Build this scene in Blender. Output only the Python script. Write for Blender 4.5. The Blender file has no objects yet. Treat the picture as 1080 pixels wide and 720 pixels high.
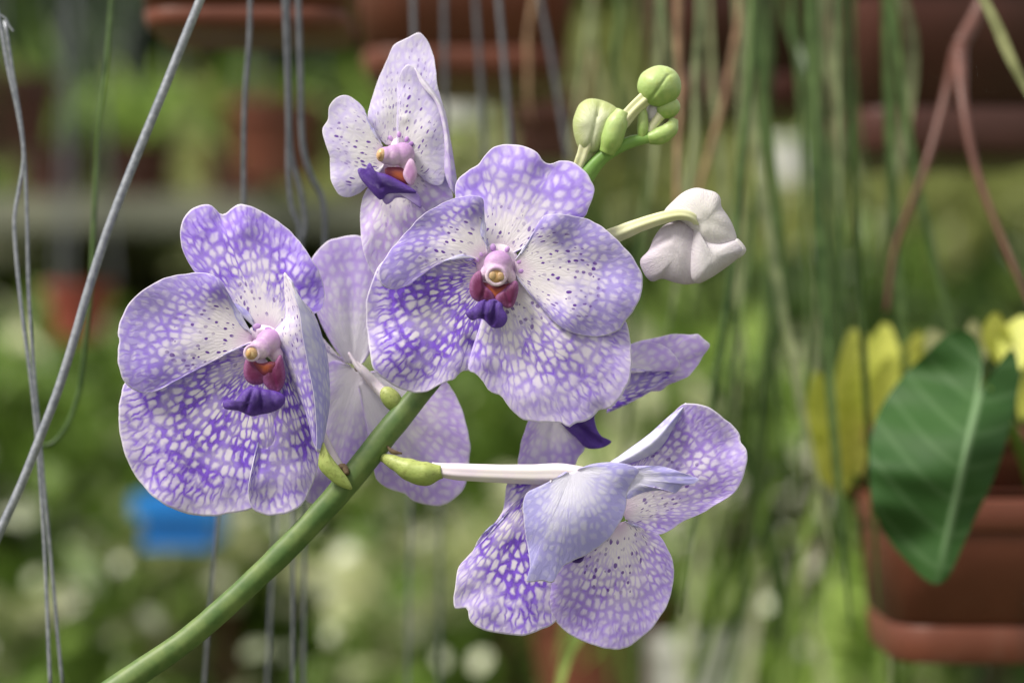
import bpy, bmesh, math, random
from mathutils import Vector, Matrix, noise as mnoise
R = math.radians
sc = bpy.context.scene
C = sc.collection
random.seed(7)

# ------------------------------------------------------------------ frame
CAM_Z = 1.4
FOCUS = 0.90                      # distance of the flowers from the lens, metres
PX = FOCUS / 3.0 / 1080.0         # one photo pixel at the flowers, metres

def at(px, py, d):
    return Vector(((px - 540) / 1080 * d / 3.0, d, CAM_Z - (py - 360) / 1080 * d / 3.0))

def fl(p):                        # point of the flower spray: (x, y, towards the viewer) in units of PX
    z = p[2] if len(p) > 2 else 0.0
    return at(p[0], p[1], FOCUS - z * PX)

# ------------------------------------------------------------------ objects
def tag(o, label=None, cat=None, group=None, kind=None):
    if label: o['label'] = label
    if cat: o['category'] = cat
    if group: o['group'] = group
    if kind: o['kind'] = kind
    return o

def empty(name, loc=(0, 0, 0), parent=None):
    o = bpy.data.objects.new(name, None); C.objects.link(o)
    o.empty_display_size = 0.01
    if parent:
        o.parent = parent
        o.matrix_parent_inverse = Matrix.Translation(-world_loc(parent))
    o.location = loc
    WL[o.name] = Vector(loc)
    return o
WL = {}
def world_loc(o):
    return WL.get(o.name, Vector((0, 0, 0)))

def mesh_obj(name, verts, faces, mats, parent=None, smooth=True, uv=None, st=None, shape=None):
    me = bpy.data.meshes.new(name)
    me.from_pydata([tuple(v) for v in verts], [], faces)
    if not isinstance(mats, (list, tuple)): mats = [mats]
    for m in mats: me.materials.append(m)
    if smooth:
        me.polygons.foreach_set('use_smooth', [True] * len(me.polygons))
    for nm, data in (('uv', uv), ('st', st)):
        if data:
            l = me.uv_layers.new(name=nm)
            buf = []
            for lp in me.loops:
                buf.extend(data[lp.vertex_index])
            l.data.foreach_set('uv', buf)
    me.update()
    o = bpy.data.objects.new(name, me); C.objects.link(o)
    if parent:
        # parents are unrotated empties: meshes are written in world space
        o.parent = parent
        o.matrix_parent_inverse = Matrix.Translation(-world_loc(parent))
    WL[o.name] = Vector((0, 0, 0))
    return o

def catmull(pts, n, closed=False):
    pts = [Vector(p) for p in pts]
    m = len(pts)
    seg = []
    cnt = m if closed else m - 1
    for i in range(cnt):
        if closed:
            p0, p1, p2, p3 = pts[i-1], pts[i], pts[(i+1) % m], pts[(i+2) % m]
        else:
            p1, p2 = pts[i], pts[i+1]
            p0 = pts[i-1] if i > 0 else p1 * 2 - p2
            p3 = pts[i+2] if i + 2 < m else p2 * 2 - p1
        for k in range(12):
            t = k / 12
            seg.append(0.5 * ((2*p1) + (p2-p0)*t + (2*p0-5*p1+4*p2-p3)*t*t + (3*p1-p0-3*p2+p3)*t**3))
    seg.append(pts[0].copy() if closed else pts[-1].copy())
    L = [0]
    for a, b in zip(seg, seg[1:]): L.append(L[-1] + (b-a).length)
    out = []; j = 0
    for i in range(n):
        d = L[-1] * i / (n - 1)
        while j < len(seg) - 2 and L[j+1] < d: j += 1
        w = (d - L[j]) / max(L[j+1] - L[j], 1e-12)
        out.append(seg[j].lerp(seg[j+1], min(max(w, 0), 1)))
    return out, L[-1]

def tube_data(pts, radii, n=40, seg=14, ridge=0, ridge_k=6, squash=1.0, cap=True, verts=None, faces=None):
    """pts world Vectors, radii metres"""
    verts = [] if verts is None else verts
    faces = [] if faces is None else faces
    base = len(verts)
    path, L = catmull(pts, n)
    rad = []
    m = len(radii)
    for i in range(n):
        f = i / (n-1) * (m-1); k = min(int(f), m-2) if m > 1 else 0
        if m == 1: rad.append(radii[0]); continue
        t = f - k
        t = t*t*(3-2*t)
        rad.append(radii[k]*(1-t) + radii[k+1]*t)
    up = Vector((0.05, -1, 0.03)).normalized()
    for i in range(n):
        T = (path[min(i+1, n-1)] - path[max(i-1, 0)]).normalized()
        side = T.cross(up)
        if side.length < 1e-4: side = T.cross(Vector((1, 0, 0)))
        side.normalize()
        nu = side.cross(T).normalized()
        up = nu
        for j in range(seg):
            a = 2*math.pi*j/seg
            r = rad[i] * (1 + ridge*math.cos(ridge_k*a))
            verts.append(path[i] + side*math.cos(a)*r + nu*math.sin(a)*r*squash)
    for i in range(n-1):
        for j in range(seg):
            a = base+i*seg+j; b = base+i*seg+(j+1) % seg
            faces.append((a, b, b+seg, a+seg))
    if cap:
        for i, flip in ((0, True), (n-1, False)):
            verts.append(path[i].copy()); c = len(verts)-1
            for j in range(seg):
                a = base+i*seg+j; b = base+i*seg+(j+1) % seg
                faces.append((b, a, c) if flip else (a, b, c))
    return verts, faces

def tube(name, pts, radii, mat, parent=None, **k):
    v, f = tube_data([Vector(p) for p in pts], radii, **k)
    return mesh_obj(name, v, f, mat, parent)

def ftube(name, pts, radii, mat, parent=None, **k):
    return tube(name, [fl(p) for p in pts], [r*PX for r in radii], mat, parent, **k)

# ------------------------------------------------------------------ node helper
class N:
    def __init__(s, name):
        s.m = bpy.data.materials.new(name); s.m.use_nodes = True
        s.t = s.m.node_tree; s.t.nodes.clear()
        s.out = s.t.nodes.new('ShaderNodeOutputMaterial')
    def n(s, typ, **k):
        x = s.t.nodes.new(typ)
        for a, b in k.items(): setattr(x, a, b)
        return x
    def put(s, sock, v):
        if isinstance(v, bpy.types.NodeSocket): s.t.links.new(v, sock)
        else: sock.default_value = v
    def math(s, op, a, b=0.0, c=None, clamp=False):
        x = s.n('ShaderNodeMath', operation=op, use_clamp=clamp)
        s.put(x.inputs[0], a); s.put(x.inputs[1], b)
        if c is not None: s.put(x.inputs[2], c)
        return x.outputs[0]
    def ss(s, v, a, b, ta=0.0, tb=1.0):   # smoothstep a..b
        x = s.n('ShaderNodeMapRange', interpolation_type='SMOOTHSTEP')
        s.put(x.inputs[0], v); s.put(x.inputs[1], a); s.put(x.inputs[2], b)
        s.put(x.inputs[3], ta); s.put(x.inputs[4], tb)
        return x.outputs[0]
    def mix(s, f, a, b, mode='MIX'):
        x = s.n('ShaderNodeMix', data_type='RGBA', blend_type=mode)
        s.put(x.inputs[0], f)
        s.put(x.inputs[6], a if isinstance(a, bpy.types.NodeSocket) else (*a, 1))
        s.put(x.inputs[7], b if isinstance(b, bpy.types.NodeSocket) else (*b, 1))
        return x.outputs[2]
    def uv(s, name):
        x = s.n('ShaderNodeUVMap', uv_map=name)
        y = s.n('ShaderNodeSeparateXYZ'); s.t.links.new(x.outputs[0], y.inputs[0])
        return y.outputs[0], y.outputs[1]
    def vec(s, x, y, z=0.0):
        c = s.n('ShaderNodeCombineXYZ')
        s.put(c.inputs[0], x); s.put(c.inputs[1], y); s.put(c.inputs[2], z)
        return c.outputs[0]
    def noise(s, vec, scale, detail=2, rough=0.5, color=False):
        x = s.n('ShaderNodeTexNoise'); 
        if vec is not None: s.put(x.inputs['Vector'], vec)
        x.inputs['Scale'].default_value = scale; x.inputs['Detail'].default_value = detail
        x.inputs['Roughness'].default_value = rough
        return x.outputs['Color' if color else 'Fac']
    def voro(s, vec, feature='DISTANCE_TO_EDGE', rnd=1.0):
        x = s.n('ShaderNodeTexVoronoi', voronoi_dimensions='2D', feature=feature)
        s.put(x.inputs['Vector'], vec); x.inputs['Scale'].default_value = 1
        x.inputs['Randomness'].default_value = rnd
        return x
    def objco(s):
        return s.n('ShaderNodeTexCoord').outputs['Object']
    def surf(s, color, rough=0.5, trans=0.0, trans_col=None, spec=0.4, bump=None, bump_d=0.0001, bump_s=0.5, sheen=0.0, coat=0.0, metallic=0.0, sss=0.0):
        p = s.n('ShaderNodeBsdfPrincipled')
        s.put(p.inputs['Base Color'], color if isinstance(color, bpy.types.NodeSocket) else (*color, 1))
        s.put(p.inputs['Roughness'], rough)
        p.inputs['Specular IOR Level'].default_value = spec
        p.inputs['Metallic'].default_value = metallic
        if sheen: p.inputs['Sheen Weight'].default_value = sheen
        if coat: p.inputs['Coat Weight'].default_value = coat; p.inputs['Coat Roughness'].default_value = 0.25
        if sss:
            p.inputs['Subsurface Weight'].default_value = sss
            p.inputs['Subsurface Scale'].default_value = 0.002
            p.inputs['Subsurface Radius'].default_value = (1, .8, .6)
        if bump is not None:
            b = s.n('ShaderNodeBump'); b.inputs['Strength'].default_value = bump_s
            b.inputs['Distance'].default_value = bump_d
            s.put(b.inputs['Height'], bump); s.t.links.new(b.outputs[0], p.inputs['Normal'])
        o = p.outputs[0]
        if trans:
            tr = s.n('ShaderNodeBsdfTranslucent')
            tc = trans_col if trans_col is not None else color
            s.put(tr.inputs[0], tc if isinstance(tc, bpy.types.NodeSocket) else (*tc, 1))
            mx = s.n('ShaderNodeMixShader'); mx.inputs[0].default_value = trans
            s.t.links.new(p.outputs[0], mx.inputs[1]); s.t.links.new(tr.outputs[0], mx.inputs[2])
            o = mx.outputs[0]
        s.t.links.new(o, s.out.inputs[0])
        return s.m

# ------------------------------------------------------------------ petal materials
WHITE = (0.96, 0.91, 0.95)
LAV = (0.52, 0.38, 0.94)
PURP = (0.17, 0.07, 0.52)
DOT = (0.16, 0.06, 0.40)
BACKBLUE = (0.60, 0.59, 0.90)

def petal_mat(name, net=1.0, net_from=0.12, net_full=0.42, tint=0.35, spots=0.0, spot_to=0.6,
              cell=3.1, white=WHITE, lav=LAV, purp=PURP, wide=(0.05, 0.22), trans=0.28, fade=0.0, pink=0.5, stripe=0.35, vsc=22.0):
    m = N(name)
    u, v = m.uv('uv'); s_, t_ = m.uv('st')
    wob = m.n('ShaderNodeTexNoise'); m.put(wob.inputs['Vector'], m.vec(s_, t_)); wob.inputs['Scale'].default_value = 0.35
    wob.inputs['Detail'].default_value = 2
    ws = m.n('ShaderNodeSeparateColor'); m.t.links.new(wob.outputs['Color'], ws.inputs[0])
    sw = m.math('ADD', s_, m.math('MULTIPLY', m.math('SUBTRACT', ws.outputs[0], 0.5), 1.6))
    tw = m.math('ADD', t_, m.math('MULTIPLY', m.math('SUBTRACT', ws.outputs[1], 0.5), 1.6))
    # main net of white cells, longer along the veins
    pv1 = m.vec(m.math('MULTIPLY', sw, 0.78/cell), m.math('MULTIPLY', tw, 1.25/cell))
    d1 = m.voro(pv1, rnd=0.68).outputs['Distance']
    vc = m.voro(pv1, 'F1', rnd=0.68)
    v1 = m.math('SUBTRACT', d1, m.math('MULTIPLY', vc.outputs['Distance'], 0.42))
    big = m.noise(m.vec(s_, t_), 0.16, 2)
    med = m.noise(m.vec(s_, t_), 0.55, 2)
    cs = m.n('ShaderNodeSeparateColor'); m.t.links.new(vc.outputs['Color'], cs.inputs[0])
    # cells differ in size, veins in width
    thick = m.math('ADD', m.ss(big, 0.38, 0.62, -0.09, 0.09), m.math('MULTIPLY', m.math('SUBTRACT', cs.outputs[2], 0.5), 0.22))
    n1 = m.ss(m.math('SUBTRACT', v1, thick), wide[0]-0.20, wide[1]+0.05, 1.0, 0.0)
    n1 = m.math('MULTIPLY', n1, m.ss(cs.outputs[1], 0.0, 1.0, 0.78, 1.1))
    # finer, narrower cells along the margin
    v2 = m.voro(m.vec(m.math('MULTIPLY', sw, 0.62/cell), m.math('MULTIPLY', tw, 2.2/cell)), rnd=0.9).outputs['Distance']
    n2 = m.ss(v2, 0.0, 0.34, 0.9, 0.0)
    mm = m.ss(u, 0.70, 0.90)
    net_ = m.math('ADD', m.math('MULTIPLY', n1, m.math('SUBTRACT', 1.0, mm)), m.math('MULTIPLY', n2, mm))
    # darker longitudinal veins
    st = m.math('SINE', m.math('MULTIPLY', tw, 1.35))
    st = m.ss(st, 0.55, 1.0)
    st = m.math('MULTIPLY', st, m.math('MULTIPLY', m.ss(big, 0.4, 0.6), stripe))
    net_ = m.math('MAXIMUM', net_, st)
    grow = m.ss(m.math('ADD', u, m.math('MULTIPLY', m.math('SUBTRACT', med, 0.5), 0.25)), net_from, net_full)
    edge = m.ss(u, 0.84, 0.985, 1.0, 0.65)
    a = m.math('MULTIPLY', m.math('MULTIPLY', net_, grow), m.math('MULTIPLY', edge, m.ss(med, 0.25, 0.65, 0.55*net, net)), clamp=True)
    far_ = m.noise(m.vec(s_, t_), 0.075, 1)
    a = m.math('MULTIPLY', a, m.ss(far_, 0.36, 0.60, 0.62, 1.08), clamp=True)
    tn = m.math('MULTIPLY', m.ss(m.math('ADD', u, m.math('MULTIPLY', m.math('SUBTRACT', big, 0.5), 0.8)), 0.22, 0.95, 0.0, tint*1.45), m.ss(u, 0.9, 0.99, 1.0, 0.85))
    # each white cell is not equally white
    tn = m.math('MULTIPLY', tn, m.ss(v1, -0.2, 0.3, 1.35, 0.6), clamp=True)
    col = m.mix(tn, white, lav)
    col = m.mix(m.ss(u, 0.0, 0.20, pink, 0.0), col, (0.70, 0.42, 0.72))
    pv = m.mix(m.ss(med, 0.3, 0.7), purp, tuple(min(1, c*1.6+0.03) for c in purp))
    col = m.mix(a, col, pv)
    if spots:
        us = m.math('ADD', u, 0.12)
        vv = m.voro(m.vec(m.math('MULTIPLY', sw, 0.40), m.math('MULTIPLY', m.math('MULTIPLY', v, us), vsc)), 'F1')
        sp = m.n('ShaderNodeSeparateColor'); m.t.links.new(vv.outputs['Color'], sp.inputs[0])
        rad = m.ss(sp.outputs[1], 0.0, 1.0, 0.14, 0.34)
        k = m.ss(vv.outputs['Distance'], m.math('MULTIPLY', rad, 0.7), rad, 1.0, 0.0)
        k = m.math('MULTIPLY', k, m.math('GREATER_THAN', sp.outputs[0], 0.42))
        reg = m.math('MULTIPLY', m.ss(u, 0.10, 0.17), m.ss(m.math('ADD', u, m.math('MULTIPLY', m.math('SUBTRACT', big, 0.5), 0.5)), spot_to-0.15, spot_to+0.1, 1.0, 0.0))
        k = m.math('MULTIPLY', m.math('MULTIPLY', k, reg), m.ss(sp.outputs[2], 0.0, 0.6, 0.35*spots, spots), clamp=True)
        col = m.mix(k, col, DOT)
    col = m.mix(m.ss(u, 0.980, 0.998, 0.0, 0.75), col, (0.88, 0.85, 0.93))
    fine = m.noise(m.vec(s_, m.math('MULTIPLY', t_, 3.0)), 1.6, 3, 0.6)
    h = m.math('ADD', m.math('MULTIPLY', net_, -0.6), m.math('MULTIPLY', fine, 0.8))
    return m.surf(col, rough=0.55, trans=trans, spec=0.25, bump=h, bump_d=0.00015, bump_s=0.45, sheen=0.15)

M = {}
M['sepal_dark'] = petal_mat('sepal_net_deep', net=1.25, net_from=0.05, net_full=0.26, tint=0.22, spots=0.55, spot_to=0.3, wide=(0.07, 0.26), cell=3.0, stripe=0.5)
M['sepal_mid'] = petal_mat('sepal_net_mid', net=0.82, net_from=0.12, net_full=0.42, tint=0.30, spots=0.8, spot_to=0.38, cell=3.0, wide=(0.04, 0.22))
M['dorsal_deep'] = petal_mat('sepal_net_violet', net=1.0, net_from=0.2, net_full=0.5, tint=0.6, spots=0.9, spot_to=0.40, cell=3.0, wide=(0.04, 0.24), stripe=0.6)
M['dorsal'] = petal_mat('sepal_net_soft', net=0.55, net_from=0.22, net_full=0.58, tint=0.55, spots=0.95, spot_to=0.48, cell=3.2)
M['dorsal_pale'] = petal_mat('sepal_net_pale', net=0.42, net_from=0.25, net_full=0.62, tint=0.42, spots=1.0, spot_to=0.45, cell=3.1)
M['petal'] = petal_mat('petal_spotted', net=0.45, net_from=0.42, net_full=0.8, tint=0.68, spots=1.0, spot_to=0.72, cell=2.6, lav=(0.50, 0.43, 0.80))
M['petal_net'] = petal_mat('petal_spotted_net', net=0.7, net_from=0.35, net_full=0.65, tint=0.75, spots=1.0, spot_to=0.62, cell=2.7, lav=(0.50, 0.42, 0.80))
M['petal_white'] = petal_mat('petal_white_spotted', net=0.16, net_from=0.4, net_full=0.9, tint=0.22, spots=1.0, spot_to=0.85, cell=2.6, white=(0.86, 0.84, 0.86))
M['sepal_pink'] = petal_mat('sepal_net_pinkish', net=0.6, net_from=0.2, net_full=0.55, tint=0.2, spots=0.5, spot_to=0.5, cell=3.6, purp=(0.33, 0.14, 0.56))
M['sepal_round'] = petal_mat('sepal_net_light', net=0.78, net_from=0.10, net_full=0.6, tint=0.42, spots=0.9, spot_to=0.62, cell=2.5, purp=(0.21, 0.09, 0.52), wide=(0.03, 0.2))
M['back'] = petal_mat('petal_reverse', net=0.22, net_from=0.1, net_full=0.5, tint=0.8, spots=0, cell=2.6, white=(0.80, 0.80, 0.93), lav=(0.50, 0.48, 0.86), purp=(0.32, 0.25, 0.75), wide=(0.0, 0.25), pink=0.0, stripe=0.5)
M['back_pale'] = petal_mat('petal_reverse_pale', net=0.34, net_from=0.2, net_full=0.6, tint=0.5, spots=0, cell=2.8, white=(0.93, 0.90, 0.97), lav=(0.62, 0.46, 0.92), purp=(0.42, 0.26, 0.78), wide=(0.0, 0.32), pink=0.0, stripe=0.6)

def simple(name, col, col2=None, scale=200, rough=0.5, trans=0.0, spec=0.4, bump=0.0, bump_d=0.0002, sss=0.0, metallic=0.0, stretch=None, coat=0.0):
    m = N(name)
    co = m.objco()
    if stretch:
        mp = m.n('ShaderNodeMapping'); mp.inputs['Scale'].default_value = stretch
        m.t.links.new(co, mp.inputs[0]); co = mp.outputs[0]
    nz = m.noise(co, scale, 3, 0.6)
    c = m.mix(m.ss(nz, 0.3, 0.7), col, col2 or tuple(x*0.75 for x in col))
    oi = m.n('ShaderNodeObjectInfo').outputs['Random']
    c = m.mix(0.12, c, m.mix(oi, (0, 0, 0), (1, 1, 1)), 'OVERLAY')
    return m.surf(c, rough=rough, trans=trans, spec=spec, bump=nz if bump else None, bump_s=bump, bump_d=bump_d, sss=sss, metallic=metallic, coat=coat)

M['rim'] = simple('petal_margin', (0.85, 0.82, 0.92), (0.78, 0.72, 0.9), rough=0.5, trans=0.3)
M['stem'] = simple('stem_green', (0.065, 0.135, 0.028), (0.155, 0.225, 0.06), scale=110, rough=0.5, spec=0.45, bump=0.3, stretch=(1, 1, 1), sss=0.15)
M['stem_tip'] = simple('stem_tip_green', (0.14, 0.30, 0.055), (0.24, 0.42, 0.09), scale=70, rough=0.42, sss=0.15, bump=0.3)
M['bract'] = simple('bract_green', (0.33, 0.42, 0.10), (0.26, 0.33, 0.07), scale=250, rough=0.45, sss=0.2)
M['bract_brown'] = simple('bract_scar', (0.12, 0.08, 0.05), (0.2, 0.14, 0.08), scale=600, rough=0.8)
M['pedicel'] = simple('pedicel_white', (0.74, 0.70, 0.68), (0.70, 0.60, 0.70), scale=90, rough=0.45, sss=0.2, bump=0.2)
M['pedicel_green'] = simple('pedicel_cream', (0.66, 0.66, 0.42), (0.58, 0.60, 0.32), scale=120, rough=0.45, sss=0.2, bump=0.2)
M['bud'] = simple('bud_green', (0.30, 0.44, 0.12), (0.52, 0.60, 0.26), scale=75, rough=0.38, sss=0.2, bump=0.25)
M['bud_pale'] = simple('bud_pale_green', (0.58, 0.62, 0.38), (0.38, 0.45, 0.18), scale=110, rough=0.45, sss=0.25, bump=0.2)
M['bud_white'] = simple('bud_white', (0.76, 0.74, 0.75), (0.62, 0.61, 0.53), scale=110, rough=0.6, sss=0.1, bump=0.6)
M['bud_mauve'] = simple('bud_mauve', (0.46, 0.41, 0.50), (0.66, 0.62, 0.68), scale=90, rough=0.6, sss=0.1, bump=0.6)
M['column'] = simple('column_pink', (0.58, 0.33, 0.55), (0.78, 0.62, 0.75), scale=130, rough=0.45, sss=0.3)
M['cap'] = simple('anther_cap_yellow', (0.62, 0.46, 0.24), (0.44, 0.26, 0.14), scale=900, rough=0.4, sss=0.2)
M['cap_dark'] = simple('anther_pit_ochre', (0.42, 0.24, 0.10), (0.55, 0.34, 0.14), scale=900, rough=0.5)
M['cap_rim'] = simple('anther_rim_cream', (0.60, 0.42, 0.50), (0.72, 0.55, 0.66), scale=600, rough=0.35, sss=0.2)
M['lobe'] = simple('lip_lobe_magenta', (0.19, 0.04, 0.11), (0.30, 0.10, 0.24), scale=420, rough=0.35, sss=0.15, coat=0.3)
M['lobe_pink'] = simple('lip_lobe_mauve', (0.55, 0.32, 0.60), (0.62, 0.40, 0.62), scale=420, rough=0.35, sss=0.15)
M['throat'] = simple('lip_throat_orange', (0.50, 0.12, 0.03), (0.25, 0.02, 0.04), scale=500, rough=0.35)
M['lip'] = simple('lip_violet', (0.055, 0.018, 0.19), (0.11, 0.04, 0.31), scale=330, rough=0.32, spec=0.5, bump=0.4, coat=0.2, stretch=(2.2, 1, 0.8))
M['lip_under'] = simple('lip_underside', (0.42, 0.36, 0.62), (0.30, 0.22, 0.58), scale=200, rough=0.45)
M['dark_spot'] = simple('base_spot_mauve', (0.40, 0.20, 0.55), (0.58, 0.38, 0.70), scale=500)

def fleshy(name, cin, cout, cvein, lo=0.3, hi=1.0, rough=0.42, nsc=9.0, sss=0.1, bump=0.5, coat=0.0, gen=False, veins=False):
    m = N(name)
    if gen:
        g_ = m.n('ShaderNodeTexCoord').outputs['Generated']; sp = m.n('ShaderNodeSeparateXYZ'); m.t.links.new(g_, sp.inputs[0])
        u = sp.outputs[2]; co = m.noise(g_, 5.0, 3); vv = g_
    else:
        u, v = m.uv('uv'); vv = m.vec(m.math('MULTIPLY', u, 1.2), m.math('MULTIPLY', v, 1.5)); co = m.noise(vv, 2.5, 3)
    fine = m.noise(vv, nsc, 3, 0.65)
    if veins:
        vn = m.math('SINE', m.math('MULTIPLY', m.math('ADD', v, m.math('MULTIPLY', co, 0.8)), 16.0))
        fine = m.math('ADD', fine, m.math('MULTIPLY', m.ss(vn, 0.3, 1.0), m.math('MULTIPLY', m.ss(u, 0.05, 0.4), 0.10)))
    f = m.ss(m.math('ADD', u, m.math('MULTIPLY', m.math('SUBTRACT', co, 0.5), 0.7)), lo, hi)
    c = m.mix(f, cin, cout)
    c = m.mix(m.ss(fine, 0.5, 0.72, 0.0, 0.7), c, cvein)
    grit = m.noise(m.objco(), 1500, 2)
    return m.surf(c, rough=rough, spec=0.4, sss=sss, bump=m.math('ADD', fine, m.math('MULTIPLY', grit, 0.5)), bump_s=bump, bump_d=0.00025, coat=coat)
M['lobe'] = fleshy('lip_lobe_magenta', (0.13, 0.012, 0.07), (0.29, 0.10, 0.26), (0.10, 0.01, 0.08), sss=0.0, lo=0.4, hi=1.15)
M['lobe_pink'] = fleshy('lip_lobe_mauve', (0.50, 0.26, 0.52), (0.66, 0.46, 0.66), (0.40, 0.16, 0.42))
M['lip'] = fleshy('lip_violet', (0.05, 0.012, 0.19), (0.11, 0.045, 0.34), (0.025, 0.008, 0.10), nsc=9, sss=0.0, bump=0.9, rough=0.36)
M['lip_under'] = fleshy('lip_underside', (0.48, 0.40, 0.62), (0.30, 0.20, 0.56), (0.40, 0.32, 0.55))
M['base_pale'] = fleshy('flower_base', (0.70, 0.46, 0.72), (0.90, 0.86, 0.88), (0.78, 0.62, 0.78), gen=True, nsc=12)
M['throat'] = fleshy('lip_throat_orange', (0.42, 0.09, 0.03), (0.17, 0.018, 0.06), (0.48, 0.18, 0.04), lo=0.1, hi=0.8, nsc=12)
M['column'] = fleshy('column_pink', (0.74, 0.60, 0.70), (0.46, 0.27, 0.52), (0.52, 0.33, 0.56), lo=0.1, hi=0.9, gen=True, rough=0.5, nsc=14)
M['bud_white'] = fleshy('bud_white', (0.70, 0.68, 0.65), (0.64, 0.61, 0.62), (0.60, 0.54, 0.62), rough=0.6, nsc=6, bump=0.8, veins=True)
M['bud_mauve2'] = fleshy('bud_shade', (0.62, 0.60, 0.62), (0.56, 0.52, 0.57), (0.50, 0.44, 0.53), rough=0.6, nsc=6, bump=0.8, veins=True)  # grey tone paints shade onto the lower right of the white bud
M['bud_mauve'] = fleshy('bud_mauve', (0.60, 0.56, 0.60), (0.52, 0.46, 0.54), (0.54, 0.47, 0.58), rough=0.6, nsc=6, bump=0.8, veins=True)  # greyed tone holds the shade under the white bud; also colours a small bud
M['bud'] = fleshy('bud_green', (0.46, 0.58, 0.24), (0.26, 0.40, 0.09), (0.36, 0.46, 0.12), rough=0.42, nsc=5, bump=0.5, gen=True, lo=1.0, hi=0.0)
M['bud_pale'] = fleshy('bud_pale_green', (0.60, 0.64, 0.42), (0.42, 0.48, 0.20), (0.40, 0.46, 0.22), rough=0.48, nsc=5, bump=0.5)
M['bract'] = fleshy('bract_green', (0.30, 0.38, 0.10), (0.44, 0.50, 0.16), (0.20, 0.22, 0.06), rough=0.45, nsc=9, bump=0.5, gen=True)

# ------------------------------------------------------------------ petals
SEED = [0]
def finish_petal(name, V, nu, nv, UV, ST, mats, parent, flip_check=True, thick=1.1):
    faces = []
    for i in range(nu-1):
        for j in range(nv-1):
            a = i*nv+j
            faces.append((a, a+1, a+nv+1, a+nv))
    s = 0.0
    for f in faces[::7]:
        a, b, c = V[f[0]], V[f[1]], V[f[2]]
        s += (b-a).cross(c-a).y
    if s > 0: faces = [tuple(reversed(f)) for f in faces]
    o = mesh_obj(name, V, faces, mats, parent, uv=UV, st=ST)
    md = o.modifiers.new('thickness', 'SOLIDIFY')
    md.thickness = thick*PX; md.offset = -1; md.material_offset = 1; md.material_offset_rim = 2
    md.use_rim = True
    return o

def petal(name, parent, base, outline, mat='sepal_mid', back='back', z=0, tilt=(0, 0), dome=0, roll=0, wave=1.5, wf=5,
          bumps=(), bend=0, groove=0, nu=60, nv=110, rough=0.55):
    """A petal that fans out from its base; outline in flower units, relief as a height field."""
    SEED[0] += 1; sd = SEED[0]
    rnd = random.Random(sd*13)
    out, L = catmull([(p[0], p[1], 0) for p in outline], nv)
    b = Vector((base[0], base[1], 0))
    Lmm = L*PX*1000
    V = []; UV = []; ST = []
    ox, oy = rnd.uniform(0, 90), rnd.uniform(0, 90)
    ph = rnd.uniform(0, 6)
    for i in range(nu):
        u = (i/(nu-1))**0.85
        for j in range(nv):
            v = j/(nv-1)*2-1
            B = out[j].copy()
            # small irregularities of the margin
            nz = mnoise.noise(Vector((B.x*0.09+sd, B.y*0.09, 0)))
            dirv = (B-b)
            B += dirv.normalized()*nz*rough*2.0 if dirv.length > 1e-6 else Vector()
            start = b + (out[0].lerp(out[-1], j/(nv-1))-b)*0.6
            p = start.lerp(B, u)
            if bend: p += Vector((bend[0], bend[1], 0))*4*u*(1-u)*min(1, (B-b).length/100)
            x, y = p.x, p.y
            zz = z + tilt[0]*(x-b.x)*0.01 + tilt[1]*(y-b.y)*0.01
            zz += dome*math.sin(math.pi*u*0.92)*(1-0.4*v*v) - roll*u**5
            zz += wave*u**3*math.sin(wf*math.pi*v+ph) + wave*0.6*u**2*mnoise.noise(Vector((x*0.03, y*0.03, sd)))*2
            zz -= groove*math.exp(-(v/0.10)**2)*math.sin(math.pi*min(1, u*1.05))
            zz += groove*0.35*u*math.sin(v*26+ph)*0.25
            for (bx, by, br, bh) in bumps:
                zz += bh*math.exp(-((x-bx)**2+(y-by)**2)/(br*br))
            V.append(fl((x, y, zz)))
            UV.append((u, v))
            smm = u*(B-b).length*PX*1000
            ST.append((smm+ox, (v*0.5+0.5)*Lmm*0.62+oy))
    return finish_petal(name, V, nu, nv, UV, ST, [M[mat], M[back], M['rim']], parent)

def loft(name, parent, rows, mat, back='back', nu=50, nv=50, ulo=0.2, uhi=1.0, wave=0.6):
    """rows of control points -> smooth sheet; u runs over the rows"""
    SEED[0] += 1; sd = SEED[0]
    rnd = random.Random(sd*13); ox, oy = rnd.uniform(0, 90), rnd.uniform(0, 90)
    rr = [catmull(r, nv)[0] for r in rows]
    cols = [catmull([r[j] for r in rr], nu)[0] for j in range(nv)]
    V = []; UV = []; ST = []
    for i in range(nu):
        for j in range(nv):
            p = cols[j][i]
            nz = mnoise.noise(Vector((p.x*0.05, p.y*0.05, sd)))
            V.append(fl((p.x, p.y, p.z+nz*wave*2)))
            u = ulo+(uhi-ulo)*i/(nu-1); v = j/(nv-1)*2-1
            e = min(1-abs(v), 1-i/(nu-1))
            UV.append((u if e > 0.04 else max(u, 0.995), v))
            ST.append(((p-Vector(cols[j][0])).length*PX*1000+ox, j/(nv-1)*(rr[len(rr)//2][-1]-rr[len(rr)//2][0]).length*PX*1000+oy))
    return finish_petal(name, V, nu, nv, UV, ST, [M[mat], M[back], M['rim']], parent)

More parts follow.
